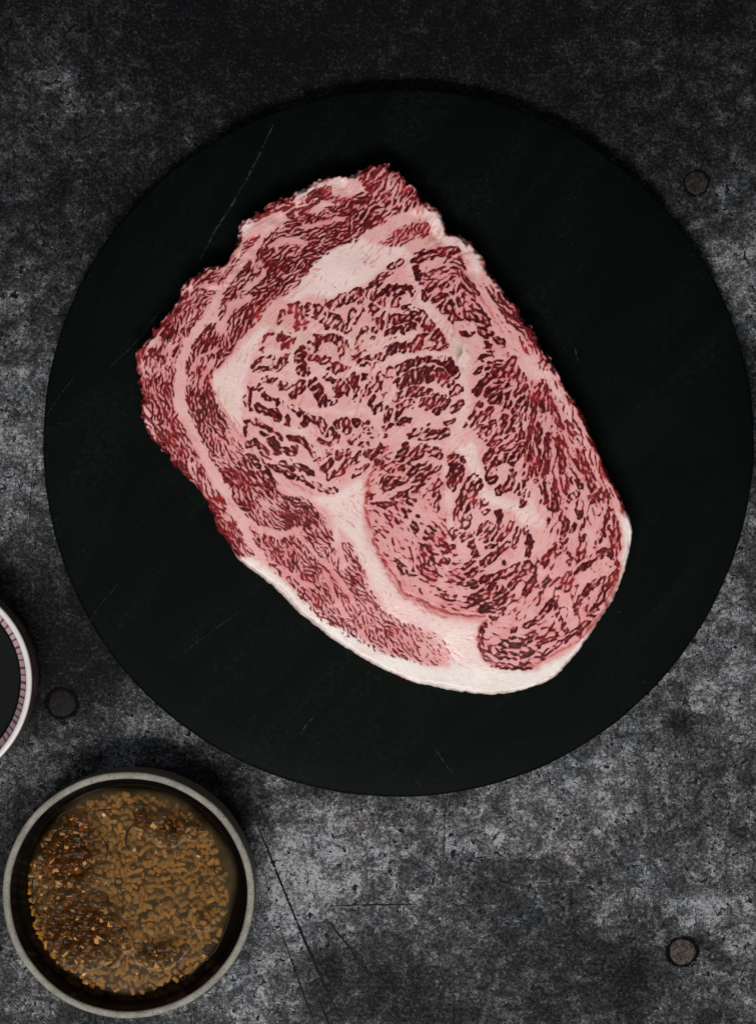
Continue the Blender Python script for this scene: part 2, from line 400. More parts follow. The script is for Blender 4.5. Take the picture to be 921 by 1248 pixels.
# ---- lean strokes: points ; radius ; density ; ring share ; redness ----
EYE = """338,397 345,384 354,376|4|.2|.2|.3;356,378 366,376 368,392 364,400|8|.5|.3|.6;378,379 392,382 408,391 403,396|10|.2|.5|.1;402,373 424,364 440,358|8|.2|.4|.05
417,403 428,392 438,378|8|.1|.5|.05;431,430 442,404 452,412|6|.3|.5|.05;318,428 323,413 331,408|2.6|.5|0|.3;341,412 354,411 346,424|6.5|.5|.2|.4
380,425 388,411 405,410 418,420 420,437|8|.15|.6|.05;371,428 362,441 370,457|8|.3|.4|0;380,436 398,440|6|.4|.2|.1;404,447 418,449|7.5|.1|.6|.05
309,447 322,435 331,437|3.2|.5|0|.25;314,453 335,448 350,435|6|.2|.4|.15;321,463 335,466 350,473|6|-.05|.8|.1;432,446 444,434 458,445|7.5|.2|.4|0
303,492 306,474 316,472 322,483 332,486|4|.4|.3|.1;358,480 368,467|7|.2|.4|.05;380,466 388,478 394,492|8|.55|.2|0;399,459 408,464|5|.5|.1|.1;402,494 408,492|4|.5|0|.1
410,482 415,468 425,478|7|.15|.6|.05;430,462 436,485 450,466|7|.15|.5|.05;489,320 470,335 452,352 442,368 437,378|6|.25|.1|.35;460,364 475,354 498,353|7.5|.5|.1|0
454,384 461,372 468,368|7|.2|.6|0;479,372 484,364|4.5|.3|.2|.05;490,374 499,373|4.5|.4|.2|0;456,394 466,398 470,385|7|.2|.4|0;482,391 496,386 510,382 522,397|9|.3|.4|0;498,400 503,396|7|.3|.2|0
474,410 488,405|7|.2|.2|0;473,428 484,425 497,424|7.5|.2|.3|0;506,425 512,411 530,405 540,423 520,429|6.5|.15|.5|.05;447,447 464,437|7|.35|.2|0;449,410 456,404|6|.3|.2|0
488,452 505,440 526,434 545,442 554,456|7|.5|.2|0;492,466 510,458 530,455 545,465|11|.35|.3|.05;484,484 500,478 520,480|9|.25|.4|0;515,494 532,488|9|.3|.4|0;530,500 543,488|8|.3|.3|0;487,492 497,488|7|.2|.5|0
443,462 451,464|5|.3|.3|0;449,478 451,470|4|.4|.2|0;460,472 463,460|7|-.1|1|0;475,458 477,452|6|-.1|1|0;471,482|5.5|0|1|0;452,492 456,485|4.5|.2|.5|0;458,500 467,496|6|.3|.3|0
551,478 559,474|7|.1|.5|.1;553,500 561,493|6.5|.1|.4|.1;542,516 553,511|4|.1|.4|.15;471,514 475,501|4|.2|.5|0;481,515 488,502 499,496|4|.4|.2|0;484,518 497,513|5|.4|.2|0
500,531 512,524|5|.4|.2|0;515,534 528,531 544,528|6.5|.2|.4|.05;505,556 520,545 534,552|7|.2|.3|.05;523,520 516,528|4|.3|.2|.05;440,518 454,526 476,521|5|.15|.5|.1;441,530 470,532|4|0|.5|.1
442,544 452,556 463,548|7|0|.6|.1;486,562 495,545|6|.2|.3|.05;470,564 478,571|6|.3|.3|.05;488,579 510,571 532,565|6.5|.2|.2|.1;301,482 307,497|2.6|.6|0|.1
313,494 322,501 336,501 340,513|5.5|.4|.3|.05;338,490 342,488|4.5|.4|.2|0;351,519 351,507|3.5|.5|.2|0;355,493 366,503|5|.4|.3|0;368,520 374,508 391,514 393,525|5.5|.25|.5|.05
392,537 402,543 411,531 404,523 396,527|5|.2|.5|.05;410,518 422,513 424,524|6|.2|.5|.05;434,515 438,517|5.5|.5|.1|0;430,536|8|-.25|1|.05;443,518 448,516|5|.2|.4|.05;445,530 455,525|6|.1|.5|.05
300,531 300,514 308,512|2.6|.6|0|.05;310,514 326,522 342,533|4.6|.35|.3|.05;331,535 339,549|7.5|.6|.1|0;321,528 330,532|5|.2|.3|.1;303,545 311,539 325,552|4.6|.3|.4|.05
353,534 368,537 381,548 384,554|5|.3|.3|0;348,551 360,549 358,557|6.5|.4|.2|0;318,556 330,567 345,577 357,582|5.5|.25|.3|.05;343,565 356,572|5|.3|.3|0;364,566 370,572 379,576|5.5|.5|.2|0
367,585 375,590 382,592|5|.3|.3|.05;386,591 398,598 410,597|4.5|-.1|.5|.25;388,560 399,550 413,553 411,558|6|.1|.7|0;396,571 404,563|5|.2|.4|0;402,580 416,574 423,560 424,550|4.6|.2|.4|.05;428,567 438,556 448,541|4.6|.2|.5|.05
430,581 440,573 447,566|4|-.1|.5|.2;296,562 313,586|6.5|.35|.1|.05;320,574 331,592|6.5|.35|.2|0;305,556 318,573|4.5|.2|.1|.1;349,345 352,352|0.5|0|0|0"""
LOBE = """462,564 473,570|8|.15|.5|.05;470,590 488,583|9|.25|.4|.05;484,566 491,574|6|.2|.3|.1;504,596 515,578 531,565|6.5|.15|.3|.1;533,586 531,600 535,612 531,622|5|.3|.6|.05;451,605|5.5|-.1|1|.15
463,616 480,612|5|.2|.3|.1;481,606 492,604|4.5|.2|.4|.1;498,611 504,612|5|.4|.1|.05;490,622 494,630|4|.6|0|.05;499,624|4.5|.6|0|.05;509,631|3.5|.6|0|.05;472,628 483,636|5|.2|.3|.15;503,641 505,646|4.5|.4|.1|.1;520,652 524,645|7|.3|.4|.05
518,668 524,684|7|.2|.5|.05;484,686 491,697|4.5|.6|0|.05;512,695 525,702|8|.3|.4|.05;502,702 506,696|4.5|.2|.5|.05;552,557 557,574 550,589|9|.4|.3|.05;563,563|6|.6|.1|0;576,590 568,612 562,634|13|.25|.5|.05
588,614 590,620|8|-.05|1|0;577,650 584,645 592,637|5|.3|.4|.05;588,657 597,642|6|.2|.5|0;606,642 606,624|4.5|.35|.4|.05;604,656 618,645 620,637|5.5|.2|.4|.05;596,655 603,648|4|.3|.3|0
540,660 552,648|8|.1|.7|.1;545,671 550,668|5|.2|.6|.1;540,683 547,682|4.5|.5|.1|.1;562,656 575,650 572,665 578,676 567,690|5|.25|.4|.05;586,688 604,674 616,664|6|.25|.5|.05;602,663 591,666|3|.4|0|.05
626,666 632,645|5|.4|.4|.05;641,645 646,660 642,676|5|.4|.4|.05;614,686|4|.6|0|.05;552,706 576,712|8|.3|.3|.05;590,708 612,700 634,690|7|.25|.4|.05;577,694 570,703|6|.4|.2|0;640,686 650,692|6|.2|.4|.05
662,684 678,666|7|.2|.5|.05;572,733 586,726 600,718|7|.35|.2|0;590,742 604,735 615,722|8|.55|.1|0;600,752 610,740|6|.4|.2|.05;536,722 550,728|6|.1|.4|.1;620,716 632,704|6|.2|.4|.05;640,722 652,704|5|.1|.5|.05
590,764 585,774 586,788 594,802 602,808|4|.3|.1|.3;600,808 622,814 645,811|4.5|.4|.1|.25;610,786 630,784 650,772|6|.45|.2|.05;608,797 634,800 646,795|5.5|.35|.2|.05;625,765 622,778|4|.2|.2|.1;660,800 690,780 714,758|4|.35|.1|.2
680,750 690,770|4|.2|.3|.05;640,760 660,750 672,735|5|.2|.4|.05;700,740 715,720 735,705|5|.15|.5|.05;720,745 735,725 745,700|5|.2|.4|.05;700,700 712,690 725,680|4.5|.1|.5|.05;680,716 692,700|5|.1|.5|.05;660,720 668,704|4|.2|.4|.05;655,785 672,776|4|.2|.3|.1"""
RIGHT = """505,318 530,308 556,309|6.5|.4|.1|.05;506,325 512,340|5|.35|.1|.05;558,312 565,326|4.5|.3|.2|.05;519,340 530,331 546,328|5|.1|.5|.05;546,341 557,336 556,328|5|.2|.5|.05;524,352 530,346|5.5|.25|.4|.05;538,350 543,346|4.5|.4|.1|.05
518,356 521,365|4.6|.4|.2|0;532,364 545,362|6|.2|.5|.05;538,375 546,378 548,368|5.5|.25|.5|.05;551,357 562,350 570,362|5|.2|.4|.05;566,338 580,358|4.6|.1|.3|.2;561,368 574,366|7|.15|.5|.05;552,388 566,384 582,388|6.5|.35|.3|.05
576,372 590,392|6.5|.3|.3|.1;562,407 574,408|3.8|.7|0|.05;585,402 596,410|7|.3|.2|.1;594,414 596,428|5.5|.2|.3|.15;588,435 598,432|4.5|.5|.1|.05;600,412 614,417|4|.3|.1|.15;579,456 585,450 591,446|4|.5|0|.1
592,448 604,442 618,444 624,436|5.5|.2|.3|.1;603,455 625,452 634,462|8|.15|.5|.15;580,478 586,466 594,460|4.5|.3|.3|.1;592,478 608,470 618,472|7|.15|.5|.05;600,488 620,478 618,494|7|.25|.4|.05;628,480 638,472|6|.1|.4|.15;632,490 638,486|4|.4|0|.1
569,520 576,506 584,492|3.5|.4|.1|.15;570,518 588,510 596,500|6|.2|.3|.15;582,522 590,530 600,520|9|.3|.3|.1;600,538 608,522 614,512|8|.35|.3|.1;620,530 628,512 630,500|9|.35|.2|.1;612,492 622,486|4|.3|.1|.1
594,560 602,550 622,540 634,528|8|.3|.4|.1;598,582 600,566 612,556|8|.25|.6|.05;622,562 634,545|8|.4|.2|.05;606,598 618,592 623,576|6.5|.3|.5|0;630,600 640,582 648,562|6|.15|.2|.1;634,616 641,602|5|.1|.4|.1
640,568 650,540|6|.35|.1|.1"""
FAN = """643,485 640,512|3.5|.2|.2|.2;652,482 648,515|4|.1|.2|.2;655,470 660,500|3.5|.3|.1|.2;662,465 668,500|3.4|.3|.1|.2;670,490 684,520|4.5|.1|.3|.25;647,520 641,552|4.5|.3|.1|.1;655,515 652,545|3|.4|0|.15;660,520 656,545|2.5|.4|0|.15
667,530 664,575|4.5|.4|.2|.1;650,555 654,575|3|.4|.2|.1;658,550 656,572|3|.4|.1|.1;680,535 686,560 684,572|5.5|.2|.6|.1;690,515 705,545|4.5|.1|.3|.2;700,535 712,570 720,590|4.5|.1|.3|.15;702,560 708,572|2.6|.5|0|.1;720,575 726,600|3|.4|0|.1
661,590 662,610|5|.5|.2|.1;668,616 674,620 675,604|5|.1|.8|.05;667,633|3.5|.7|0|.05;675,585 674,595|3.5|.4|.3|.1;684,578 687,584|4|.1|.6|.1;688,602 692,590|4|.4|.2|.05;696,590 697,584|3|.6|0|.05;705,588 707,596|4|.6|.1|0;690,610 702,604|5|.2|.5|.05
704,628 706,612|5|.1|.8|.05;684,632 690,636 684,655|5.5|.3|.4|.05;697,642 690,650|4.5|.4|.2|.05;708,640 712,630|2.6|.3|0|.1;676,664 686,660 692,648|3.5|.4|.1|.05;706,660 711,652|3|.4|.2|.05;668,680 680,672|5|.35|.3|.05;694,676 702,682 710,676|5|.1|.5|.05
718,590 722,600|4|.4|.1|.1;720,608 734,600 738,608|7|-.05|.5|.25;744,620 736,640 734,652|4|.3|.3|.15;748,630 753,660 750,690|3.5|.2|.2|.25;726,660 730,652|4|.5|.1|.05;728,676 740,672 748,680|5|.35|.3|.05;744,645 746,662|6|-.05|.4|.25;720,682 728,676|2.5|.3|0|.1
750,692 748,706|3.5|.3|.2|.2"""
# whole muscles with an even grain: polygon ; density ; grain (0 fine, 1 coarse, 2 strands) ; redness
FIELDS = """585,345 600,350 620,372 640,400 662,428 676,452 660,452 640,432 620,404 600,376|-.45|2|.5
672,462 690,486 708,520 722,552 738,584 748,606 736,600 716,560 698,524 680,490|-.55|2|.4
274,362 285,345 298,322 322,292 346,276 352,269 372,266 396,258 426,252 446,264 452,274 438,286 428,296 412,297 392,310 374,332 362,350 338,362 318,375 300,384 282,398 268,396|.6|0|.05
255,398 268,392 288,398 306,378 312,372 306,392 290,412 272,440 260,452 256,466 262,490 275,515 290,540 300,560 292,566 276,578 262,560 250,540 238,512 230,482 230,450 238,424|.5|0|.10
296,386 320,372 328,370 310,392 290,418 282,428 278,418|-.05|0|.5
275,578 292,566 304,590 335,588 354,602 376,616 396,634 404,652 398,670 384,680 360,670 340,656 318,642 300,628 286,606|.46|0|.15
304,645 322,652 345,660 372,676 398,674 414,662 428,668 440,694 450,722 466,748 496,762 528,770 546,788 548,808 520,808 480,799 456,790 430,777 388,748 362,722 346,702 332,688 322,672|.34|0|.25
240,588 252,596 266,612 284,636 300,662 308,676 296,676 280,664 268,646 258,626 246,602|.3|0|.42
222,500 232,520 246,550 262,590 272,612 264,612 246,584 232,560 222,530|.25|0|.2
212,486 218,520 226,556 238,584 228,580 214,560 202,536 190,520 184,500 180,470 176,440 190,420 206,396 222,372 240,352 262,352 268,356 250,384 232,404 220,426 214,450|.42|0|.26
228,345 244,336 262,332 276,336 292,318 302,300 316,292 318,300 296,326 280,342 262,352 240,356|.2|0|.12
467,297 480,285 500,277 519,273 524,277 515,289 500,297 485,301|-.12|0|.4
452,585 470,552 500,545 540,545 552,600 556,680 600,700 600,752 560,748 528,740 500,728 480,704 464,675 454,645 450,615|-.8|1|.2
600,700 640,690 700,640 730,610 748,640 752,690 744,722 726,754 702,782 672,800 645,811 618,812 606,810 594,802 586,791 583,778 585,766 592,758 600,752 592,740|-.12|3|.15
644,462 656,464 672,480 690,512 708,544 724,578 730,604 720,640 700,650 660,650 668,600 650,590 640,560 640,520 640,490|-.8|2|.2
506,318 532,305 556,306 567,326 580,356 594,388 612,416 630,446 640,470 636,500 600,540 610,500 590,470 596,440 580,400 548,388 520,366|-.95|1|.15
420,252 440,238 470,240 498,232 510,242 516,250 500,256 480,262 468,270 450,280 438,276|.2|1|.15
440,208 466,200 484,212 498,226 500,236 480,240 450,236 440,224|.05|2|.55"""
# meat on the trimmed edge, its shadow side painted darker at upper right: points ; radius ; density ; redness
EDGE = """170,424 182,402 206,378 217,358 240,336 270,323|6|.35|.35;276,318 291,297|4|.35|.4;165,446 170,474 171,500 177,526 200,548|5|.25|.4;296,290 304,296 316,290|3|.3|.3;310,264 330,256 344,252|6|.6|.85;352,244 354,262|6|.7|.8;368,256 380,244 392,236|8|.6|.75;398,232 402,240|6|.6|.8;406,246 416,246 432,250|4|.5|.4;598,334 604,342|6|.4|.7;598,356 606,366|6|.2|.6;610,366 622,382 638,398|9|.6|.4;640,402 652,414 664,426|7|.7|.3;664,430 676,450 686,466|3|.6|.3
686,466 700,488 714,512 726,540|6|.9|.3;732,556 748,590 762,618|4.2|.9|.3;660,432 672,450|2|.5|.3;184,404 196,396 206,410|9|.5|.45;206,384 216,376 226,360|7|.35|.6;240,342 256,334|6|.5|.3;172,424 168,440|5|.3|.7;172,478 176,500 182,524|5|.2|.6;190,520 196,534|5|.4|.4;216,566 230,582|5|.5|.45;186,430 200,440|6|.3|.4;268,326 276,318|5|.4|.5;480,208 494,224|5|.4|.55;444,206 466,200|4|.4|.6;508,238 516,246|5|.5|.4"""
EYEV = """334,403 352,408 371,404 408,404 426,413 431,428|2.6;422,440 438,450 454,453 476,443 495,436 517,430 545,434|3;374,460 392,452 402,456 428,455 440,452|2.4;338,480 350,488 371,498 396,502 420,504 444,501 466,508|2.8
298,503 318,506 336,516 360,525 378,532 388,545 392,556|2.6;362,404 364,416 354,432 346,452|2;424,399 440,382 448,366 456,351|2;312,430 334,428 350,430|1.8;310,456 330,456 352,462 372,463|1.8;458,372 476,378 496,381|1.6;446,390 450,376 452,366|1.5
448,420 470,416 500,412 508,404|2;440,436 470,420|1.6;432,505 436,488 440,470|1.5;470,494 480,478 482,462|1.8;466,540 500,520 540,506 560,506|1.6;482,538 510,540 548,542|1.6;346,556 360,562 384,564 396,562|2;310,556 322,562 340,566|1.3;384,548 404,546 424,543|1.6
455,505 462,520 460,540|1.5;545,484 540,470|1.4;356,444 352,470|1.5;396,470 404,480 404,496|1.6;428,475 426,495|1.4;496,356 500,370 512,378|1.6;476,360 474,376 470,404|1.4"""
VEINS = """338,268 318,292 300,316 284,338 268,360 254,382 240,402 229,421 221,442 217,466 218,490 223,508 233,524 242,545 254,568 266,588 280,612 294,634 306,652|3.0|.35;296,632 318,646 342,652 366,648|3|.3;262,440 250,460 246,470|1|0
497,316 507,346 524,380 542,402 554,424 564,456 567,488 560,518 553,545|6.5|.6;572,545 580,575 584,598 612,612 640,624 656,636|7|.75;543,565 545,600 548,640 546,690|4|.6;640,600 650,625|5|.7;700,620 712,640 720,660|4|.4;650,455 668,500|1.2|.1
345,596 372,606 400,612|4|.4;404,640 412,660 420,690|2.5|.4;360,650 400,690 430,730|1.6|.2;340,690 380,715|1.5|.1;396,700 420,750|1.8|.1;455,800 440,770|1.2|0;232,345 262,350 272,352|2|.2;200,430 214,420|2|.1;300,352 318,338 322,330|2|.1;330,300 352,292 372,296|2|.2;370,276 396,272 420,268|2|.2
266,402 282,374 306,362|2.2|.2;236,452 246,436 262,426|1.5|.1;700,500 716,540|2|.3;640,435 655,460|4|.4"""
# clear fat: polygon ; whiteness
FAT = """362,352 374,334 392,312 414,298 440,290 464,300 490,302 500,308 496,316 474,326 452,342 438,352 420,358 400,364 380,362 360,372 340,366|.95
258,460 276,440 300,414 318,398 330,400 316,420 306,440 300,470 296,500 298,530 280,512 266,488|.9;300,540 300,560 330,590 360,602 350,590 320,565|.35
372,606 392,604 412,600 430,590 444,584 446,606 442,640 450,676 462,704 452,706 440,684 428,660 412,644 400,622|.95;404,628 418,640 414,660 404,660|.75
520,752 552,754 588,758 581,780 590,804 604,813 618,816 650,816 690,796 726,760 750,716 757,680 757,650 750,620 770,632 774,660 760,712 730,764 690,816 650,842 600,850 540,842 480,826 420,792 370,754 340,724 306,694 286,672 306,680 330,692 352,714 372,732 400,754 440,780 480,798 520,809 546,812 548,796 538,778 522,764|1
462,722 474,738 496,750 530,756 534,772 520,766 490,758 466,744|.75;450,646 460,676 476,704 496,728 522,744 560,753 588,757 586,764 552,762 516,760 488,752 468,738 452,714 444,684|.9;552,540 566,544 580,566 588,596 612,606 644,618 656,640 640,634 612,620 582,606 570,574|.9;538,560 548,560 552,600 552,690 544,690 542,620|.6;526,262 540,262 548,284 572,298 588,314 590,330 582,340 572,318 556,302 530,298 524,284|.85;290,278 306,264 312,270 302,290 292,296|.9;340,244 376,226 404,212 420,214 424,232 404,226 380,238 350,250|.95
548,410 566,420 576,440 572,462 560,452 552,436|.8;612,616 640,606 652,636 644,648 624,630|.85;664,500 680,492 700,530 690,530|.1;720,600 736,640 726,650 716,630|.2;644,440 668,446 690,490 706,520 722,560 740,600 726,580 700,530 672,480 650,456|.55;640,420 660,440 676,470 664,466 648,440|.5
326,270 344,262 338,276 318,296 300,318 292,326 310,296|.5;404,292 430,296 420,306 404,306|.4;520,250 538,258 540,272 524,276 508,262|.75;176,424 190,424 188,440 176,440|.7;174,486 182,488 184,510 176,510|.5;196,536 210,550 206,556 194,544|.6"""
LINES = """472,546 458,566 449,590 446,614 450,642 459,668 474,696 492,720 518,738 556,748 588,750|1.9|.95;470,700 490,726 515,742 550,752|1.2|.45;592,756 584,764 581,778 584,792 592,804 606,812 640,814 672,800 706,780 734,744 750,706|1.5|.6;318,374 300,400 284,426 262,452 256,470|1.3|.55;260,470 276,505 296,536 330,575|1|.35
312,374 330,366 346,362|1|.4;356,588 380,604|1.2|.4;748,622 755,650 754,690|1.3|.6;505,312 530,302 558,304 570,322|1.2|.4;568,330 590,372 612,404|1.4|.5"""

def rows(s):
    for r in s.replace('\n', ';').split(';'):
        if r.strip():
            f = r.split('|'); yield pts_of(f[0]), [float(t) for t in f[1:]]

V = np.full((gny, gnx), -3.0)            # lean field: > 0 is lean
RED = np.full((gny, gnx), .1)            # how red / translucent the lean is
COARSE = np.zeros((gny, gnx))
def put(win, val, red, dep):
    cur = V[win]; m = val > cur
    V[win] = np.where(m, val, cur)
    RED[win] = np.where(m, red, RED[win])
veinsub = np.zeros((gny, gnx)); white = np.full((gny, gnx), 0.22)
for P, (r, wht) in rows(VEINS):
    win = window(P[:, 0].min() - 20, P[:, 1].min() - 20, P[:, 0].max() + 20, P[:, 1].max() + 20)
    d = line_dist(P, XW[win], YW[win])
    veinsub[win] = np.maximum(veinsub[win], sstep(r + 2.0, r - 1.0, d))
    white[win] = np.maximum(white[win], wht * sstep(r + 5, r - 3, d))
for P, (dn, gr, rd) in rows(FIELDS):
    win = window(P[:, 0].min() - 12, P[:, 1].min() - 12, P[:, 0].max() + 12, P[:, 1].max() + 12)
    d = line_dist(P, XW[win], YW[win], True)
    dep = np.where(poly_mask(P, XW[win], YW[win]), d, -d)
    n = (NF, NC, NV, NK)[int(gr)][win]
    if int(gr) == 0: n = 0.8 * n + 0.38 * NC[win] + 0.25 * NR[win] - 0.02
    val = n + dn + 0.2 * CLOUD[win] + 0.25 * MID[win] - 3.0 * sstep(*((-1.5, -5.5) if int(gr) == 0 else (0.5, -4.0)), dep) - 3.2 * veinsub[win]
    if dn == .34 and int(gr) == 0: val -= 1.1 * sstep(440, 560, XW[win] - 0.2 * (YW[win] - 760)) + 0.0
    put(win, val, rd, dep)
D1 = np.full((gny, gnx), -50.0); D2 = np.full((gny, gnx), -50.0)
SDN = np.zeros((gny, gnx)); SRI = np.zeros((gny, gnx)); SRD = np.zeros((gny, gnx))
for S in (EYE, LOBE, RIGHT, FAN):
    for P, (r, dn, ring, rd) in rows(S):
        win = window(P[:, 0].min() - r - 9, P[:, 1].min() - r - 9, P[:, 0].max() + r + 9, P[:, 1].max() + r + 9)
        dep = (r * 0.93 + 0.1) - line_dist(P, XW[win], YW[win]) + 0.35 * NC[win]
        a, b = D1[win], D2[win]
        m = dep > a
        D2[win] = np.where(m, a, np.maximum(b, dep))
        D1[win] = np.where(m, dep, a)
        SDN[win] = np.where(m, dn, SDN[win]); SRI[win] = np.where(m, ring, SRI[win]); SRD[win] = np.where(m, rd + 0.2 * (S is FAN), SRD[win])
gap = sstep(2.1, 0.5, D1 - D2) * sstep(-1.5, 0.5, D2)          # fat film where two clusters touch
rim = np.exp(-((D1 - 1.1) ** 2) / (2 * 1.15 ** 2))
base = (1 - SRI) * NC + SRI * (0.8 * NR + 0.3 * NC)
val = 0.9 * base + 0.6 * SDN + 0.42 + 0.55 * rim - 3.4 * sstep(0.8, -0.9, D1) - 1.9 * gap + 0.15 * GRAIN + 0.12 * NF
for P, (r,) in rows(EYEV):
    win = window(P[:, 0].min() - 12, P[:, 1].min() - 12, P[:, 0].max() + 12, P[:, 1].max() + 12)
    dv = line_dist(P, XW[win] + 0.8 * WX[win], YW[win] + 0.8 * WY[win])
    val[win] -= 2.0 * sstep(r + 1.0, r - 0.8, dv)
    white[win] = np.maximum(white[win], 0.6 * sstep(r + 3, r - 2, dv))
put((slice(None), slice(None)), val, SRD, D1)
for P, (r, dn, rd) in rows(EDGE):
    win = window(P[:, 0].min() - r - 8, P[:, 1].min() - r - 8, P[:, 0].max() + r + 8, P[:, 1].max() + r + 8)
    d = line_dist(P, XW[win], YW[win])
    val = 0.8 * NV[win] + dn - 2.6 * sstep(-1.0, 3.0, d - r)
    put(win, val, rd, r - d)
for P, (wht,) in rows(FAT):
    win = window(P[:, 0].min() - 14, P[:, 1].min() - 14, P[:, 0].max() + 14, P[:, 1].max() + 14)
    d = line_dist(P, XW[win], YW[win], True)
    dep = np.where(poly_mask(P, XW[win], YW[win]), d, -d)
    white[win] = np.maximum(white[win], wht * sstep(-3.5, 4.5, dep))
line = np.zeros((gny, gnx))
for P, (r, k) in rows(LINES):
    win = window(P[:, 0].min() - 12, P[:, 1].min() - 12, P[:, 0].max() + 12, P[:, 1].max() + 12)
    d = line_dist(P, XW[win], YW[win])
    line[win] = np.maximum(line[win], k * sstep(r + 1.2, r - 1.0, d))
line *= sstep(-1.2, 0.6, NV + 0.6)

torn = sstep(640, 480, GYY + 0.25 * (GXX - 400)) + 0.3              # the torn side wanders more than the fat rim
EX = GXX + 0.3 * WX + torn * (0.9 * noise(1.8, 91) + 0.9 * noise(4.0, 92)); EY = GYY + 0.3 * WY + torn * (0.9 * noise(1.8, 93) + 0.9 * noise(4.0, 94))
d = line_dist(OUTLINE, EX, EY, True)
DEPTH = np.where(poly_mask(OUTLINE, EX, EY), d, -d)      # signed distance inside the outline

# fine-grained muscles have pinker fat than the eye; the rim is the whitest
pink = np.zeros((gny, gnx))
for P, (dn, gr, rd) in rows(FIELDS):
    win = window(P[:, 0].min() - 14, P[:, 1].min() - 14, P[:, 0].max() + 14, P[:, 1].max() + 14)
    dd = line_dist(P, XW[win], YW[win], True)
    dep = np.where(poly_mask(P, XW[win], YW[win]), dd, -dd)
    pink[win] = np.maximum(pink[win], (0.45 + 0.55 * rd if int(gr) == 0 else 0.35) * sstep(-4, 4, dep))
lean = sstep(-0.42, 0.56, blur(V, 0.35))
halo = blur(lean, 2.4)
white = np.clip(blur(white, 1.6) + 0.07 * CLOUD + 0.01 * GRAIN, 0, 1)
dark = sstep(0.25, 1.5, V + 0.25 * GRAIN)
def C(*c): return np.array(c, float) / 255.0
def mixc(a, b, t): return a + (b - a) * t[..., None]
col = np.zeros((gny, gnx, 3)) + C(225, 160, 157)
col = mixc(col, C(208, 109, 113), np.clip(pink + 0.55 * (halo - 0.25) + 0.12 * CLOUD + 0.10 * MID, 0, 1))
rimz = blur(poly_mask(pts_of("280,668 330,692 400,754 480,798 550,811 612,816 690,796 740,740 757,680 757,640 764,618 800,600 800,760 690,880 400,880 250,700"), GXX, GYY).astype(float), 3)
col = mixc(col, mixc(C(236, 209, 203) + np.zeros_like(col), C(237, 226, 219), rimz), white)
col = mixc(col, C(205, 176, 152), np.clip(sstep(0.8, 2.4, CL2 + 0.5 * CLOUD) * 0.3, 0, .3))
blush = np.clip(1.5 * blur(line, 5.0), 0, 1) * (1 - 0.6 * white) + 0.30 * np.clip(blur(lean, 7) - 0.45, 0, 1) * 2
col = mixc(col, C(204, 100, 104), np.clip(blush * 0.75, 0, .7))
col = mixc(col, C(206, 118, 116), 0.5 * sstep(0.9, 2.4, NV + 0.5 * MID) * (0.35 + 0.65 * (1 - rimz)))
col = mixc(col, C(170, 74, 70), line)
lc = mixc(mixc(C(112, 27, 28)[None, None, :] + np.zeros_like(col), C(60, 9, 13), dark), C(150, 36, 38), np.clip(RED + 0.12 * CLOUD + 0.12 * MID, 0, 1) * (1 - 0.55 * dark))
col = mixc(col, lc, lean * (1 - 0.12 * np.clip(RED, 0, 1)))
col *= (1 + 0.008 * GRAIN + 0.006 * NF + lean * (0.10 * noise(1.1, 81) + 0.06 * MID))[..., None]
# brown bruise in the seam beside the eye
br = np.exp(-(((GXX - 563) / 7) ** 2 + ((GYY - 436) / 12) ** 2)) * sstep(-0.6, 1.2, noise(2.5, 41))
col = mixc(col, C(146, 106, 78), np.clip(br, 0, .7))
# the torn outside of the slice is darker, drier meat (not along the fat rim)
sidem = sstep(9.0, 1.5, DEPTH + 2.2 * noise(4, 61)) * (1 - rimz) * sstep(-1.1, 0.3, noise(5, 62) + 0.5 * MID)
col = mixc(col, mixc(C(122, 26, 30) + np.zeros_like(col), C(182, 96, 88), sstep(0.1, 1.4, noise(3, 63))), 0.85 * sidem)
col = np.clip(col, 0.02, 1)
# ---------------------------------------------------------------- slate board
BOARD_T = 0.012
def mat_slate():
    m = N('black_slate'); c = m.coord()
    st = m.mapping(m.mapping(c, (1, 1, 1), (0, 0, math.radians(38))), (40, 9, 20))
    a = m.noise(st, 1.0, 5, 0.6, 0.8)
    f = m.noise(c, 420, 4, 0.7)
    d = m.noise(c, 16, 3, 0.55, 0.6)
    v = m.math('MULTIPLY', m.step(a, 0.44, 0.72), m.step(f, 0.38, 0.7))
    base = m.mix(v, (0.0016, 0.0030, 0.0023), (0.0060, 0.0098, 0.0070))
    base = m.mix(m.step(d, 0.5, 0.7, 0, .55), base, (0.0034, 0.0046, 0.0034))
    sp = m.math('MULTIPLY', m.step(m.noise(c, 1300, 1, 0.5), 0.74, 0.80), m.step(a, 0.40, 0.6))
    base = m.mix(m.math('MULTIPLY', sp, 0.5), base, (0.06, 0.065, 0.06))
    m.bump(m.math('ADD', f, m.math('MULTIPLY', a, 1.5)), 0.12, 0.0004)
    return m.set(Base_Color=base, Roughness=0.55, Specular_IOR_Level=0.03)
bR = 433.2 * sz(BOARD_T)
def bwob(a, i):
    return 1 + 0.0022 * math.sin(2 * a + .6) + 0.0012 * math.sin(5 * a + 1) + (0.0007 * mnoise.noise((9 * math.cos(a), 9 * math.sin(a), 0)) * 2)
prof = [(bR * .97, 0.0), (bR * .992, .0012), (bR * .9985, .004), (bR, .0085), (bR * .9985, .0106), (bR * .9955, .0117), (bR * .989, .012)]
prof += [(bR * t, .012) for t in (.9, .6, .3)] + [(0.00001, .012)]
board = link('slate_board', lathe('slate_board', prof, 300, bwob), mat_slate())
board.location = Vector((P3(485, 540, BOARD_T).x, P3(485, 540, BOARD_T).y, 0.0))
tag(board, 'large round black slate serving board under the steak', 'serving board')
M_VEIN = mat_scratch('slate_vein', (0.034, 0.038, 0.036), 0.75, 420)
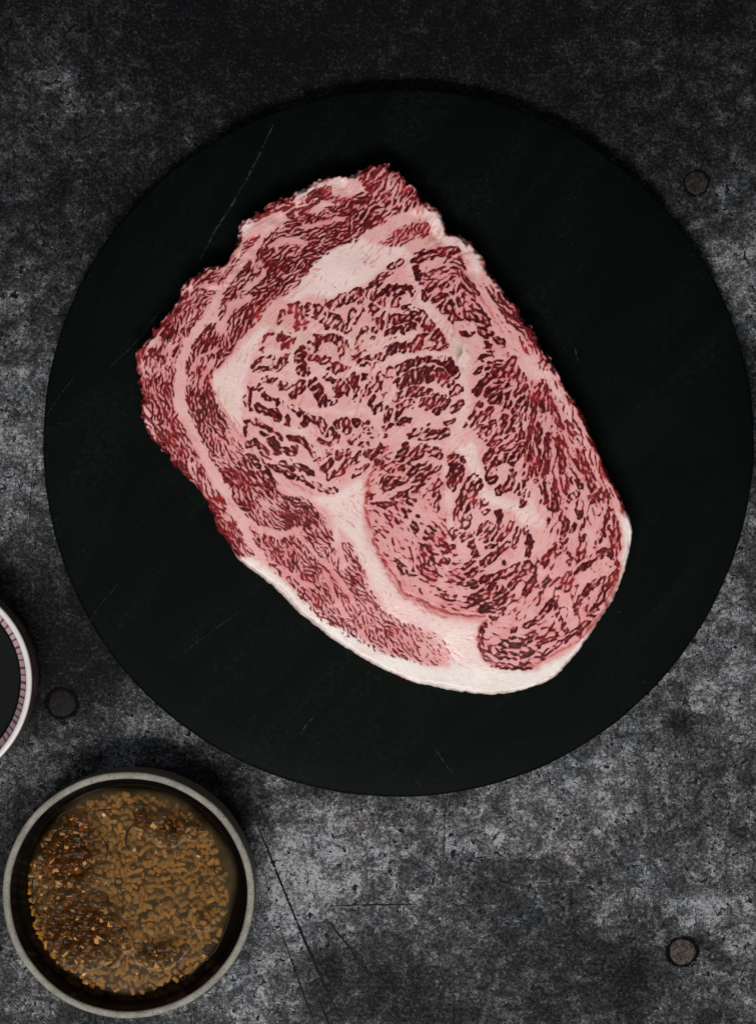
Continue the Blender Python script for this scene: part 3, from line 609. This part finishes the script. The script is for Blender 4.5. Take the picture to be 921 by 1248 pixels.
M_VEIN2 = mat_scratch('slate_scuff', (0.03, 0.034, 0.031), 0.6, 500)
def board_strip(pts, w, mat, k):
    o = strip('scratch', pts, w, BOARD_T + 0.00008 + 0.00001 * k, mat, board, 100 + k)
    o.matrix_parent_inverse = Matrix.Translation(-board.location)
for k, (pts, w) in enumerate((
        ([(334, 150), (322, 176), (303, 214), (285, 246), (262, 282), (246, 312), (240, 330)], 2.6),
        ([(56, 508), (72, 484), (90, 460)], 1.4), ([(132, 452), (142, 440), (160, 424)], 1.6), ([(160, 424), (178, 402), (200, 372)], 1.5),
        ([(366, 895), (376, 880), (384, 872)], 2.2), ([(530, 912), (545, 935), (552, 942)], 1.6), ([(505, 948), (512, 958)], 1.6),
        ([(776, 830), (790, 833)], 1.6), ([(700, 424), (704, 440)], 2.4), ([(96, 780), (120, 740), (150, 705)], 1.2), ([(225, 795), (250, 775), (300, 740)], 1.3), ([(745, 742), (760, 748)], 1.2))):
    board_strip(pts, w, M_VEIN if k in (0, 4, 8) else M_VEIN2, k)

# ---------------------------------------------------------------- steak
STEAK_T = 0.018
ZB = BOARD_T + 0.0002
Rr = 8.5 + 1.6 * noise(14, 51)
t_ = np.clip(DEPTH / np.maximum(Rr, 4.5), 0, 1)
prof_z = (1 - (1 - t_) ** 2.6) ** (1 / 2.2)
ragged = sstep(0.2, 0.9, np.clip(blur(((GYY < 480 + 0.15 * (GXX - 200)) & (DEPTH < 34)).astype(float), 8), 0, 1))     # trimmed, torn edge along the top and left
relief = (0.00025 * noise(18, 52) + 0.00006 * noise(6, 53) - 0.00013 * blur(lean, 0.7) + 0.00010 * blur(white, 2.5)
          )
relief += ragged * (1 - 0.75 * sstep(540, 600, GXX)) * (0.00034 * noise(4.5, 54) + 0.00005 * NV)
seam_dip = blur(np.clip(line, 0, 1), 1.2)
relief -= 0.0003 * seam_dip
relief -= 0.0007 * rimz * np.exp(-((DEPTH - 5.2 - 1.2 * noise(10, 71)) / 1.1) ** 2) * sstep(-0.8, 0.6, noise(20, 72))
dome = 0.0012 * sstep(0, 120, DEPTH)
Z = ZB + (STEAK_T - 0.0012) * prof_z + dome * prof_z + relief * np.clip(t_ * 1.5, 0, 1)
gyd, gxd = np.gradient(DEPTH, GS)
out = DEPTH <= 0
XX = np.where(out, GXX - gxd * DEPTH, GXX); YY = np.where(out, GYY - gyd * DEPTH, GYY)
Z = np.where(out, ZB, Z)
kz = sz(ZB + STEAK_T * 0.8)
VX = (XX - FRAME_W / 2) * kz; VY = (FRAME_H / 2 - YY) * kz
steak_at = P3(470, 530, BOARD_T); steak_at = Vector((steak_at.x, steak_at.y, BOARD_T))
VXYZ = np.stack([VX - steak_at.x, VY - steak_at.y, Z - steak_at.z], -1)
du = np.gradient(VXYZ, axis=1); dv = np.gradient(VXYZ, axis=0)
NRM = np.cross(dv, du); NRM /= np.linalg.norm(NRM, axis=-1, keepdims=True) + 1e-12
NRM[NRM[..., 2] < 0] *= -1
REG = [('eye_muscle', "333,372 400,356 440,350 494,312 500,350 526,380 545,405 562,440 568,480 560,515 548,545 500,545 468,552 448,585 410,602 375,603 340,590 300,555 296,510 299,470 304,440 318,400", None),
       ('inner_muscle', "448,585 468,552 548,545 572,560 600,610 650,640 668,650 740,612 754,650 752,690 744,724 726,756 700,784 645,814 612,815 590,803 583,778 590,754 545,750 500,731 470,697 450,650", None),
       ('cap_muscle', "501,314 532,302 559,303 571,325 601,385 632,438 652,456 691,508 727,576 743,612 668,650 650,640 600,610 572,560 566,500 575,450 550,400 522,370", None),
       ('outer_muscle', "150,420 200,370 225,350 300,300 350,268 426,252 450,268 440,292 392,310 362,352 318,377 262,453 257,470 275,512 303,556 345,599 400,632 405,670 430,668 450,722 500,763 548,786 550,809 490,799 400,753 345,701 306,682 260,660 200,600 150,540", None),
       ('trimmed_edge', "280,285 300,255 420,200 470,186 530,240 516,252 480,265 450,268 426,252 350,268 310,292", None),
       ('fat_rim', "286,672 306,682 330,692 352,714 372,732 400,754 440,780 480,798 520,808 550,811 590,806 612,816 650,816 690,796 726,760 750,716 757,680 757,650 748,616 790,600 790,730 700,860 560,862 440,820 330,730 270,680", None)]
cx_ = 0.25 * (GXX[:-1, :-1] + GXX[1:, :-1] + GXX[:-1, 1:] + GXX[1:, 1:]); cy_ = 0.25 * (GYY[:-1, :-1] + GYY[1:, :-1] + GYY[:-1, 1:] + GYY[1:, 1:])
cellin = (DEPTH[:-1, :-1] > 0) | (DEPTH[1:, :-1] > 0) | (DEPTH[:-1, 1:] > 0) | (DEPTH[1:, 1:] > 0)
lab = np.full(cx_.shape, len(REG))
for i in range(len(REG) - 1, -1, -1):
    lab[poly_mask(pts_of(REG[i][1]), cx_, cy_)] = i
def mat_meat():
    m = N('marbled_beef'); c = m.coord()
    a = m.attr('meat_colour').outputs['Color']
    f = m.noise(c, 1500, 3, 0.6); g = m.noise(c, 420, 3, 0.6)
    k = m.math('ADD', m.math('MULTIPLY', f, 0.08), m.math('MULTIPLY', g, 0.12))
    sh = m.math('ADD', k, 0.90)
    comb = m.n('ShaderNodeCombineColor'); 
    for q in range(3): m.l(sh, comb.inputs[q])
    base = m.mix(1.0, a, comb.outputs[0], 'MULTIPLY')
    m.bump(m.math('ADD', m.math('MULTIPLY', f, 0.6), m.math('MULTIPLY', g, 1.6)), 0.32, 0.0004)
    m.set(Base_Color=base, Roughness=m.step(g, 0.3, 0.7, 0.35, 0.5), Specular_IOR_Level=0.10)
    m.b.inputs['Coat Weight'].default_value = 0.22; m.b.inputs['Coat Roughness'].default_value = 0.20
    m.l(m.b.inputs['Normal'].links[0].from_socket, m.b.inputs['Coat Normal'])
    m.b.inputs['Subsurface Weight'].default_value = 0.0
    return m.m
M_MEAT = mat_meat()
steak = empty('beef_steak', steak_at)
tag(steak, 'thick raw marbled beef steak lying on the round slate board', 'steak')
mcol = lin(col) * 1.0
IDX = np.arange(gnx * gny).reshape(gny, gnx)
PLAB = ['dark red flecked eye of the steak', 'curled inner muscle with sparse dark flecks', 'long strand muscle down the right side', 'fine grained pink outer muscle along the left side',
        'folded brownish trimmed meat at the top', 'white fat rim along the bottom edge', 'pale fat seams between the muscles']
for i in range(len(REG) + 1):
    sel = cellin & (lab == i)
    jj, ii = np.nonzero(sel)
    q = np.stack([IDX[jj + 1, ii], IDX[jj + 1, ii + 1], IDX[jj, ii + 1], IDX[jj, ii]], -1)
    u, inv = np.unique(q, return_inverse=True)
    me = grid_mesh('steak', VXYZ.reshape(-1, 3)[u], inv.reshape(q.shape))
    point_colour(me, 'meat_colour', mcol.reshape(-1, 3)[u])
    nm = REG[i][0] if i < len(REG) else 'fat_seam'
    o = link(nm, me, M_MEAT, steak)
    me.normals_split_custom_set_from_vertices(NRM.reshape(-1, 3)[u].astype(np.float32))
    o['label'] = PLAB[i]

# ---------------------------------------------------------------- sauce bowl
def mat_rim():
    m = N('speckled_stoneware'); c = m.coord()
    s = m.noise(c, 1150, 3, 0.65); b = m.noise(c, 160, 3, 0.6)
    base = m.mix(m.step(b, 0.3, 0.7), (0.17, 0.157, 0.13), (0.26, 0.243, 0.205))
    base = m.mix(m.step(s, 0.56, 0.66, 0, .9), base, (0.06, 0.05, 0.04))
    base = m.mix(m.step(s, 0.40, 0.30, 0, .4), base, (0.34, 0.32, 0.28))
    m.bump(s, 0.25, 0.0002)
    return m.set(Base_Color=base, Roughness=0.62, Specular_IOR_Level=0.3)
def mat_bowl_out():
    m = N('olive_brown_stoneware'); c = m.coord()
    s = m.noise(c, 900, 3, 0.6); b = m.noise(m.mapping(c, (60, 60, 600)), 1, 3, 0.6)
    base = m.mix(m.step(b, 0.35, 0.65), (0.085, 0.075, 0.053), (0.15, 0.133, 0.10))
    base = m.mix(m.step(s, 0.6, 0.7, 0, .6), base, (0.025, 0.02, 0.016))
    m.bump(s, 0.2, 0.0002)
    return m.set(Base_Color=base, Roughness=0.6, Specular_IOR_Level=0.25)
def mat_glaze(name, rgb, rough):
    m = N(name); c = m.coord()
    s = m.noise(c, 500, 3, 0.6)
    base = m.mix(m.step(s, 0.4, 0.7), rgb, tuple(1.9 * q for q in rgb))
    return m.set(Base_Color=base, Roughness=rough, Specular_IOR_Level=0.12)
BH = 0.034; BU = sz(BH)
bowl_at = P3(156.5, 1091, BH); bowl_at.z = 0
bowl = empty('sauce_bowl', bowl_at)
tag(bowl, 'round grey stoneware bowl with black inside holding chopped relish', 'bowl')
rO, rI = 152 * BU, 143.2 * BU
def bow(a, i): return 1 + 0.010 * math.cos(2 * a) + 0.002 * math.sin(3 * a + 1) + 0.0012 * math.sin(11 * a)
link('outer_wall', lathe('outer_wall', [(rO * .86, 0), (rO * .94, .0005), (rO * .975, .003), (rO * .992, .010), (rO * .998, .022), (rO * .999, BH - .0016)], 160, bow), mat_bowl_out(), bowl)
link('rim', lathe('rim', [(rO * .999, BH - .0016), (rO, BH - .0009), (rO * .996, BH - .0003), (rO * .988, BH), (rI + .0008, BH), (rI + .0002, BH - .0004), (rI, BH - .0012)], 160, bow), mat_rim(), bowl)
SAUCE_Z = 0.0225
rS = 132 * sz(SAUCE_Z)
link('inner_wall', lathe('inner_wall', [(rI, BH - .0012), (rI * .985, BH - .004), (rS * 1.03, SAUCE_Z + .002), (rS * .99, SAUCE_Z - .002), (rS * .93, .012), (rS * .75, .006), (0.00001, .005)], 160, bow), mat_glaze('black_glaze', (0.004, 0.0042, 0.0045), 0.22), bowl)

# ---- relish: brown liquid full of chopped onion
relish = empty('onion_relish', Vector((bowl_at.x, bowl_at.y, SAUCE_Z)))
tag(relish, 'brown chopped onion relish in thin sauce filling the grey bowl', 'relish')
UZ = sz(SAUCE_Z)
def R2(x, y, dz=0.0):
    """layout point -> relish-local coordinates"""
    p = P3(x, y, SAUCE_Z + dz); return Vector((p.x - bowl_at.x, p.y - bowl_at.y, dz))
def mat_onion(name, c0, c1, rough, coat=0.0):
    m = N(name); c = m.coord()
    inf = m.n('ShaderNodeObjectInfo').outputs['Random']
    g = m.noise(c, 500, 3, 0.6)
    base = m.mix(m.math('ADD', m.math('MULTIPLY', inf, 0.7), m.math('MULTIPLY', g, 0.35), clamp=True), c0, c1)
    m.bump(g, 0.3, 0.0003)
    m.set(Base_Color=base, Roughness=rough, Specular_IOR_Level=0.15)
    m.b.inputs['Coat Weight'].default_value = coat; m.b.inputs['Coat Roughness'].default_value = 0.08
    return m.m
M_ON = mat_onion('soaked_onion', (0.16, 0.105, 0.052), (0.72, 0.54, 0.32), 0.55)
M_AMB2 = mat_onion('dark_amber_crumbs', (0.012, 0.004, 0.001), (0.20, 0.09, 0.022), 0.4)
M_AMB = mat_onion('oily_amber_onion', (0.03, 0.013, 0.003), (0.46, 0.25, 0.085), 0.4, 0.0)
def chip(seed):
    r = random.Random(seed)
    bm = bmesh.new(); bmesh.ops.create_cube(bm, size=1.0)
    bmesh.ops.bevel(bm, geom=list(bm.edges), offset=0.19, segments=1, affect='EDGES')
    for v in bm.verts:
        v.co.x *= 1 + 0.25 * v.co.y * r.uniform(-1, 1)
        v.co.y += 0.35 * v.co.x * v.co.x * r.uniform(-1, 1) * 0.8
        v.co += Vector((r.uniform(-.06, .06), r.uniform(-.06, .06), r.uniform(-.06, .06)))
    me = bpy.data.meshes.new('onion_piece'); bm.to_mesh(me); bm.free()
    me.polygons.foreach_set('use_smooth', np.ones(len(me.polygons), bool))
    return me
CH_A = [chip(k) for k in range(7)]; CH_B = [m_.copy() for m_ in CH_A]
for m_ in CH_A: m_.materials.append(M_ON)
for m_ in CH_B: m_.materials.append(M_AMB)
rr = random.Random(31)
def oily(x, y):
    """how much the oily amber pieces crowd here (left and lower left of the bowl)"""
    v = 1.25 * math.exp(-(((x - 80) / 40) ** 2 + ((y - 1040) / 52) ** 2)) + 1.1 * math.exp(-(((x - 95) / 55) ** 2 + ((y - 1140) / 38) ** 2))
    v += 0.9 * math.exp(-(((x - 205) / 20) ** 2 + ((y - 1012) / 22) ** 2)) + 0.8 * math.exp(-(((x - 170) / 14) ** 2 + ((y - 1000) / 20) ** 2)) + 0.8 * math.exp(-(((x - 190) / 30) ** 2 + ((y - 1165) / 16) ** 2))
    v += 0.8 * math.exp(-(((x - 246) / 7) ** 2 + ((y - 1128) / 12) ** 2)) + .7 * math.exp(-(((x - 238) / 14) ** 2 + ((y - 1008) / 14) ** 2))
    return v
placed = []
def try_place(rmax, dmin, tries=60):
    for _ in range(tries):
        a = rr.uniform(0, 2 * math.pi); q = rmax * math.sqrt(rr.random())
        x, y = 157 + q * math.cos(a), 1089 + q * math.sin(a)
        if all((x - u) ** 2 + (y - v) ** 2 > dmin * dmin for u, v in placed):
            placed.append((x, y)); return x, y
    return None
TOPS = []
for k in range(300):
    p = try_place(121, 9.8 if k < 130 else 7.5, 200)
    if p is None: break
    x, y = p
    ol = oily(x, y) > 0.42 + rr.uniform(-.15, .15)
    me = rr.choice(CH_B if ol else CH_A)
    o = bpy.data.objects.new('onion_piece', me); COL.objects.link(o); o.parent = relish
    L = rr.uniform(6, 13.5) * UZ; Wd = rr.uniform(4, 6.8) * UZ; T = rr.uniform(4.0, 6) * UZ
    dz = rr.uniform(-0.0010, 0.0004) if ol else rr.uniform(-0.0028, -0.0010)
    o.location = R2(x, y, dz)
    o.scale = (L, Wd, T)
    o.rotation_euler = (rr.uniform(-.35, .35) * (1.6 if ol else 1), rr.uniform(-.35, .35) * (1.6 if ol else 1), rr.uniform(0, 6.283))
    if ol: TOPS.append((x, y, dz + T * .5))
# the packed pieces underneath
bmv, bmf = [], []
src = [np.array([v.co[:] for v in m_.vertices]) for m_ in CH_A]; srcf = [[tuple(p.vertices) for p in m_.polygons] for m_ in CH_A]
for k in range(1200):
    a = rr.uniform(0, 2 * math.pi); q = 120 * math.sqrt(rr.random())
    x, y = 157 + q * math.cos(a), 1088 + q * math.sin(a)
    i = rr.randrange(7)
    S = np.array([rr.uniform(6, 13), rr.uniform(4, 7), rr.uniform(4, 6)]) * UZ
    R = Matrix.Rotation(rr.uniform(0, 6.283), 3, 'Z') @ Matrix.Rotation(rr.uniform(-.5, .5), 3, 'X')
    loc = R2(x, y, rr.uniform(-0.0062, -0.0036))
    v = (src[i] * S) @ np.array(R).T + np.array(loc)
    n0 = len(bmv); bmv += [tuple(t) for t in v]; bmf += [tuple(n0 + t for t in f) for f in srcf[i]]
tag(link('onion_pile', mesh_from('onion_pile', bmv, bmf), M_ON, relish), kind='stuff')

bmv, bmf = [], []
for k in range(330):
    for _ in range(80):
        a = rr.uniform(0, 2 * math.pi); q = 118 * math.sqrt(rr.random())
        x, y = 157 + q * math.cos(a), 1089 + q * math.sin(a)
        if oily(x, y) > rr.uniform(.3, 1.0): break
    i = rr.randrange(7)
    S = np.array([rr.uniform(3, 9), rr.uniform(2.5, 6), rr.uniform(2, 4)]) * UZ
    R = Matrix.Rotation(rr.uniform(0, 6.283), 3, 'Z') @ Matrix.Rotation(rr.uniform(-.9, .9), 3, 'X') @ Matrix.Rotation(rr.uniform(-.9, .9), 3, 'Y')
    loc = R2(x, y, rr.uniform(-0.0008, 0.0009))
    v = (src[i] * S) @ np.array(R).T + np.array(loc)
    n0 = len(bmv); bmv += [tuple(t) for t in v]; bmf += [tuple(n0 + t for t in f) for f in srcf[i]]
    if k % 3 == 0: TOPS.append((x, y, loc.z + 0.0006))
tag(link('amber_crumbs', mesh_from('amber_crumbs', bmv, bmf), M_AMB2, relish), kind='stuff')

# larger curled flakes lying on top
def flake(seed):
    r = random.Random(seed); vs_, fs = [], []
    nu, nv_ = 7, 4; bend = r.uniform(1.2, 2.8); tw = r.uniform(-.5, .5)
    for side in (0, 1):
        for i in range(nu):
            for j in range(nv_):
                u = i / (nu - 1) - .5; w = j / (nv_ - 1) - .5
                a = u * bend; wd = w * (0.42 + .25 * math.cos(u * 2.6) + r.uniform(-.04, .04))
                vs_.append((math.sin(a) / bend, wd + tw * u * u, (math.cos(a) - 1) / bend * .9 + .25 * w * w + (0.09 if side else 0) + r.uniform(-.01, .01)))
    o_ = nu * nv_
    for i in range(nu - 1):
        for j in range(nv_ - 1):
            q = i * nv_ + j
            fs.append((q, q + 1, q + nv_ + 1, q + nv_)); fs.append((o_ + q, o_ + q + nv_, o_ + q + nv_ + 1, o_ + q + 1))
    for i in range(nu - 1):
        q = i * nv_; fs.append((q, q + nv_, o_ + q + nv_, o_ + q)); q += nv_ - 1; fs.append((q + nv_, q, o_ + q, o_ + q + nv_))
    for j in range(nv_ - 1):
        q = j; fs.append((q + 1, q, o_ + q, o_ + q + 1)); q = (nu - 1) * nv_ + j; fs.append((q, q + 1, o_ + q + 1, o_ + q))
    me = mesh_from('onion_flake', vs_, fs); me.materials.append(M_FLK)
    me.polygons.foreach_set('use_smooth', np.ones(len(me.polygons), bool))
    return me
M_FLK = mat_onion('browned_flake', (0.012, 0.005, 0.001), (0.46, 0.25, 0.085), 0.35, 0.0)
FLK = [flake(90 + k) for k in range(6)]
fl_pts = []
for k in range(62):
    for _ in range(200):
        a = rr.uniform(0, 2 * math.pi); q = 112 * math.sqrt(rr.random())
        x, y = 157 + q * math.cos(a), 1089 + q * math.sin(a)
        if oily(x, y) > rr.uniform(.35, .9) and all((x - u) ** 2 + (y - v) ** 2 > 80 for u, v in fl_pts): break
    fl_pts.append((x, y))
    o = bpy.data.objects.new('onion_flake', rr.choice(FLK)); COL.objects.link(o); o.parent = relish
    L = rr.uniform(8, 15) * UZ
    o.location = R2(x, y, rr.uniform(0.0000, 0.0009)); o.scale = (L, L * rr.uniform(.7, 1.1), L * rr.uniform(.6, 1.0))
    o.rotation_euler = (rr.uniform(-.5, .5), rr.uniform(-.5, .5), rr.uniform(0, 6.283))
    TOPS.append((x, y, 0.0011))

# ---- the liquid itself, pulled up round the pieces that stand out of it
n_ = 300
lx = np.linspace(-1, 1, n_); LX, LY = np.meshgrid(lx, lx)
# square grid -> disc
DXX = LX * np.sqrt(1 - LY ** 2 / 2); DYY = LY * np.sqrt(1 - LX ** 2 / 2)
ang_ = np.arctan2(DYY, DXX); rad_ = np.hypot(DXX, DYY)
rl = rS * 1.012
sxx, syy = DXX * rl, DYY * rl
wobv = 1 + 0.010 * np.cos(2 * ang_)
sxx, syy = sxx * wobv, syy * wobv
pxl = 156.5 + sxx / UZ; pyl = 1091 - syy / UZ
hz = np.zeros_like(pxl); 
for (x, y, zt) in TOPS:
    d2 = (pxl - x) ** 2 + (pyl - y) ** 2
    hz = np.maximum(hz, (zt + 0.0005) * np.exp(-(d2 / 62.0) ** 1.6))
hz += 0.0005 * np.exp(-((1 - rad_) / 0.012))                      # meniscus on the wall
oil = np.vectorize(oily)(pxl, pyl)
lv = np.stack([sxx, syy, hz], -1).reshape(-1, 3)
li = np.arange(n_ * n_).reshape(n_, n_)
lq = np.stack([li[:-1, :-1], li[:-1, 1:], li[1:, 1:], li[1:, :-1]], -1).reshape(-1, 4)
lme = grid_mesh('liquid', lv, lq); point_float(lme, 'oil', oil.ravel())
murk = np.clip((127 + 2.5 * np.sin(ang_ * 3 + 1) + 2 * np.sin(ang_ * 7) - np.hypot(pxl - 157, pyl - 1089)) / 8.0, 0, 1)
point_float(lme, 'murk', murk.ravel())
def mat_liquid():
    m = N('brown_sauce'); c = m.coord()
    oi = m.step(m.attr('oil').outputs['Fac'], 0.25, 0.95)
    cl = m.noise(c, 130, 3, 0.55, 0.5)
    tr = m.n('ShaderNodeBsdfTransparent')
    lw = m.n('ShaderNodeLayerWeight'); lw.inputs['Blend'].default_value = 0.5
    gz = m.step(lw.outputs['Facing'], 0.06, 0.42)              # longer way through the film on steep slopes
    tint = m.mix(oi, (0.80, 0.62, 0.38), (0.74, 0.48, 0.20))
    m.l(m.mix(gz, tint, (0.16, 0.07, 0.02)), tr.inputs['Color'])
    m.set(Base_Color=m.mix(oi, (0.135, 0.088, 0.040), (0.05, 0.026, 0.009)), Roughness=0.15, Specular_IOR_Level=0.12)
    mx = m.n('ShaderNodeMixShader')
    m.l(m.math('MULTIPLY_ADD', m.math('ADD', m.math('MULTIPLY', cl, 0.42), 0.07), m.attr('murk').outputs['Fac'], 0.02), mx.inputs[0])
    m.l(tr.outputs[0], mx.inputs[1]); m.l(m.b.outputs[0], mx.inputs[2])
    m.l(mx.outputs[0], m.out.inputs['Surface'])
    return m.m
link('liquid', lme, mat_liquid(), relish)
# small bubbles: clear domes with a dark ring
M_BUB = mat_plain('bubble_film', (0.012, 0.006, 0.003), 0.35, 0.15)
BUB = """148,1043,4 134,1049,3 163,1057,4.5 186,1036,3 218,1041,3.4 267,1061,7 252,1080,4 145,1075,6 150,1085,3.2 143,1108,4 162,1112,4.5 188,1104,3 194,1100,3 198,1110,2.4 178,1118,3 246,1112,3 232,1142,3 254,1156,6 168,1153,6 195,1158,7 230,1060,2.6 237,1058,2.6 150,1135,5 184,1202,5 222,1190,5 236,1072,2.6 203,1067,2.4 210,1078,2.2"""
def ring_mesh(R, r, n=20, k=6):
    vs_, fs = [], []
    for i in range(n):
        a = 2 * math.pi * i / n
        for j in range(k):
            b = 2 * math.pi * j / k
            q = R + r * math.cos(b); vs_.append((q * math.cos(a), q * math.sin(a), r * math.sin(b)))
    for i in range(n):
        for j in range(k):
            fs.append((i * k + j, ((i + 1) % n) * k + j, ((i + 1) % n) * k + (j + 1) % k, i * k + (j + 1) % k))
    return mesh_from('bubble', vs_, fs)
RING = ring_mesh(1.0, 0.15)
for t in BUB.split():
    x, y, r = [float(q) for q in t.split(',')]
    near = [(zt + .0005) * math.exp(-(((x - u) ** 2 + (y - v) ** 2) / 62.0) ** 1.6) for u, v, zt in TOPS]
    o = link('bubble', RING, M_BUB if not RING.materials else None, relish)
    o.location = R2(x, y, max([0] + near) + 0.0001); q = r * 0.8 * UZ
    o.scale = (q, q * rr.uniform(.8, 1.1), q * .8); o.rotation_euler = (0, 0, rr.uniform(0, 3))
# edges of the oil film: dark tubes that paint in its refraction lines
def tube(name, pts, r, z, mat, parent):
    cu = bpy.data.curves.new(name, 'CURVE'); cu.dimensions = '3D'; cu.bevel_depth = r; cu.bevel_resolution = 2
    sp = cu.splines.new('NURBS'); sp.points.add(len(pts) - 1); sp.use_endpoint_u = True; sp.order_u = 3
    for i, (x, y) in enumerate(pts):
        p = R2(x, y, z); sp.points[i].co = (p.x, p.y, p.z, 1)
        sp.points[i].radius = 0.5 + 0.7 * math.sin(math.pi * i / (len(pts) - 1)) if len(pts) > 2 else 1
    o = bpy.data.objects.new(name, cu); COL.objects.link(o)
    dg = bpy.context.evaluated_depsgraph_get()
    me = bpy.data.meshes.new_from_object(o.evaluated_get(dg)); bpy.data.objects.remove(o); bpy.data.curves.remove(cu)
    me.materials.clear()
    return link(name, me, mat, parent)
for pts in ([(98, 972), (92, 984), (74, 992), (70, 1000), (66, 1020), (62, 1036), (58, 1042)], [(176, 996), (160, 1006), (154, 1016), (153, 1030), (158, 1036)], [(120, 1015), (130, 1026), (132, 1040), (128, 1052)],
            [(284, 1085), (282, 1110), (276, 1130), (268, 1148), (262, 1160), (244, 1176), (230, 1190)], [(42, 1060), (38, 1080), (40, 1100)], [(112, 990), (124, 986), (146, 986)], [(118, 1134), (130, 1130), (138, 1140), (136, 1152)]):
    tube('oil_edge_refraction', pts, 0.00036, 0.0002, M_BUB, relish)

# ---------------------------------------------------------------- striped dish cut by the left edge of the picture
DH = 0.030; DU = sz(DH)
dish_at = P3(-90, 832, DH); dish_at.z = 0
dish = empty('striped_dish', dish_at)
tag(dish, 'white rimmed dish with fine red lines inside, cut off at left edge', 'dish')
r1, r2 = 129 * DU, 122 * DU
def dw(a, i): return 1 + 0.003 * math.sin(2 * a) + 0.0015 * math.sin(5 * a)
def mat_dish_out():
    m = N('brown_streaked_glaze'); c = m.coord()
    b = m.noise(m.mapping(c, (55, 55, 420)), 1, 4, 0.65, 0.4)
    base = m.mix(m.step(b, 0.40, 0.66), (0.03, 0.017, 0.014), (0.21, 0.135, 0.12))
    return m.set(Base_Color=base, Roughness=0.4, Specular_IOR_Level=0.35)
def mat_porcelain():
    m = N('white_porcelain'); c = m.coord()
    b = m.noise(c, 200, 3, 0.6)
    return m.set(Base_Color=m.mix(b, (0.60, 0.56, 0.54), (0.74, 0.70, 0.68)), Roughness=0.3, Specular_IOR_Level=0.4)
link('outer_wall', lathe('outer_wall', [(r1 * .80, 0), (r1 * .94, .0008), (r1 * .985, .004), (r1 * .996, .012), (r1 * .998, DH - .002)], 180, dw), mat_dish_out(), dish)
link('rim', lathe('rim', [(r1 * .998, DH - .002), (r1, DH - .0010), (r1 * .995, DH - .0003), (r1 * .985, DH), (r2 + .0006, DH - .0001), (r2, DH - .0008)], 180, dw), mat_porcelain(), dish)
SOY_Z = 0.019
r3 = 112 * sz(DH - .006); r4 = 108 * sz(SOY_Z)
def mat_lines():
    m = N('red_lined_porcelain')
    return m.set(Base_Color=m.attr('print').outputs['Color'], Roughness=0.3, Specular_IOR_Level=0.4)
seg = 1440
prf = [(r2, DH - .0008), (r2 * .99, DH - .0022), ((r2 + r3) / 2, DH - .0045), (r3, DH - .0075)]
lm = lathe('line_band', prf, seg, dw)
rl_ = random.Random(4); marks = []; a = 0.0
while a < 2 * math.pi:
    marks.append((a, rl_.uniform(.007, .011), rl_.uniform(.8, 1.0))); a += rl_.uniform(.060, .092)
cv = np.zeros((len(lm.vertices), 3))
av = np.arange(seg) * 2 * math.pi / seg
k_ = np.zeros(seg)
for a0, wd, st in marks:
    dd = np.abs((av - a0 + math.pi) % (2 * math.pi) - math.pi)
    k_ = np.maximum(k_, st * np.clip(1.6 - dd / wd, 0, 1))
tone = np.interp(av, np.linspace(0, 2 * math.pi, 60), np.array([rl_.uniform(.0, 1) for _ in range(60)]))
for i in range(len(prf)):
    b_ = lin(np.array([222, 190, 196]) / 255.)[None, :] * (1 - .25 * tone[:, None]); ln = lin(np.array([112, 22, 44]) / 255.)
    kk = np.clip(k_ + (0.5 if i == 0 else 0) * (0.6 + .4 * tone), 0, 1)[:, None]
    cv[i::len(prf)] = b_ + (ln - b_) * kk
point_colour(lm, 'print', cv)
link('lined_band', lm, mat_lines(), dish)
link('well', lathe('well', [(r3, DH - .0075), (r3 * .985, DH - .0085), (r4 * 1.01, SOY_Z + .0012), (r4 * .97, SOY_Z - .003), (r4 * .7, .006), (0.00001, .005)], 120, dw), mat_glaze('dark_green_glaze', (0.004, 0.0055, 0.005), 0.2), dish)
def mat_soy():
    m = N('dark_soy_sauce')
    return m.set(Base_Color=(0.005, 0.0052, 0.0045), Roughness=0.06, Specular_IOR_Level=0.5)
soy = link('soy_sauce', lathe('soy_sauce', [(r4 * 1.012, .0014), (r4 * 1.0, .0007), (r4 * .985, .0002), (r4 * .96, 0), (r4 * .5, 0), (0.00001, 0)], 120, dw), mat_soy())
soy.location = (dish_at.x, dish_at.y, SOY_Z)
tag(soy, 'glossy black soy sauce pooled inside the red lined dish', 'sauce')
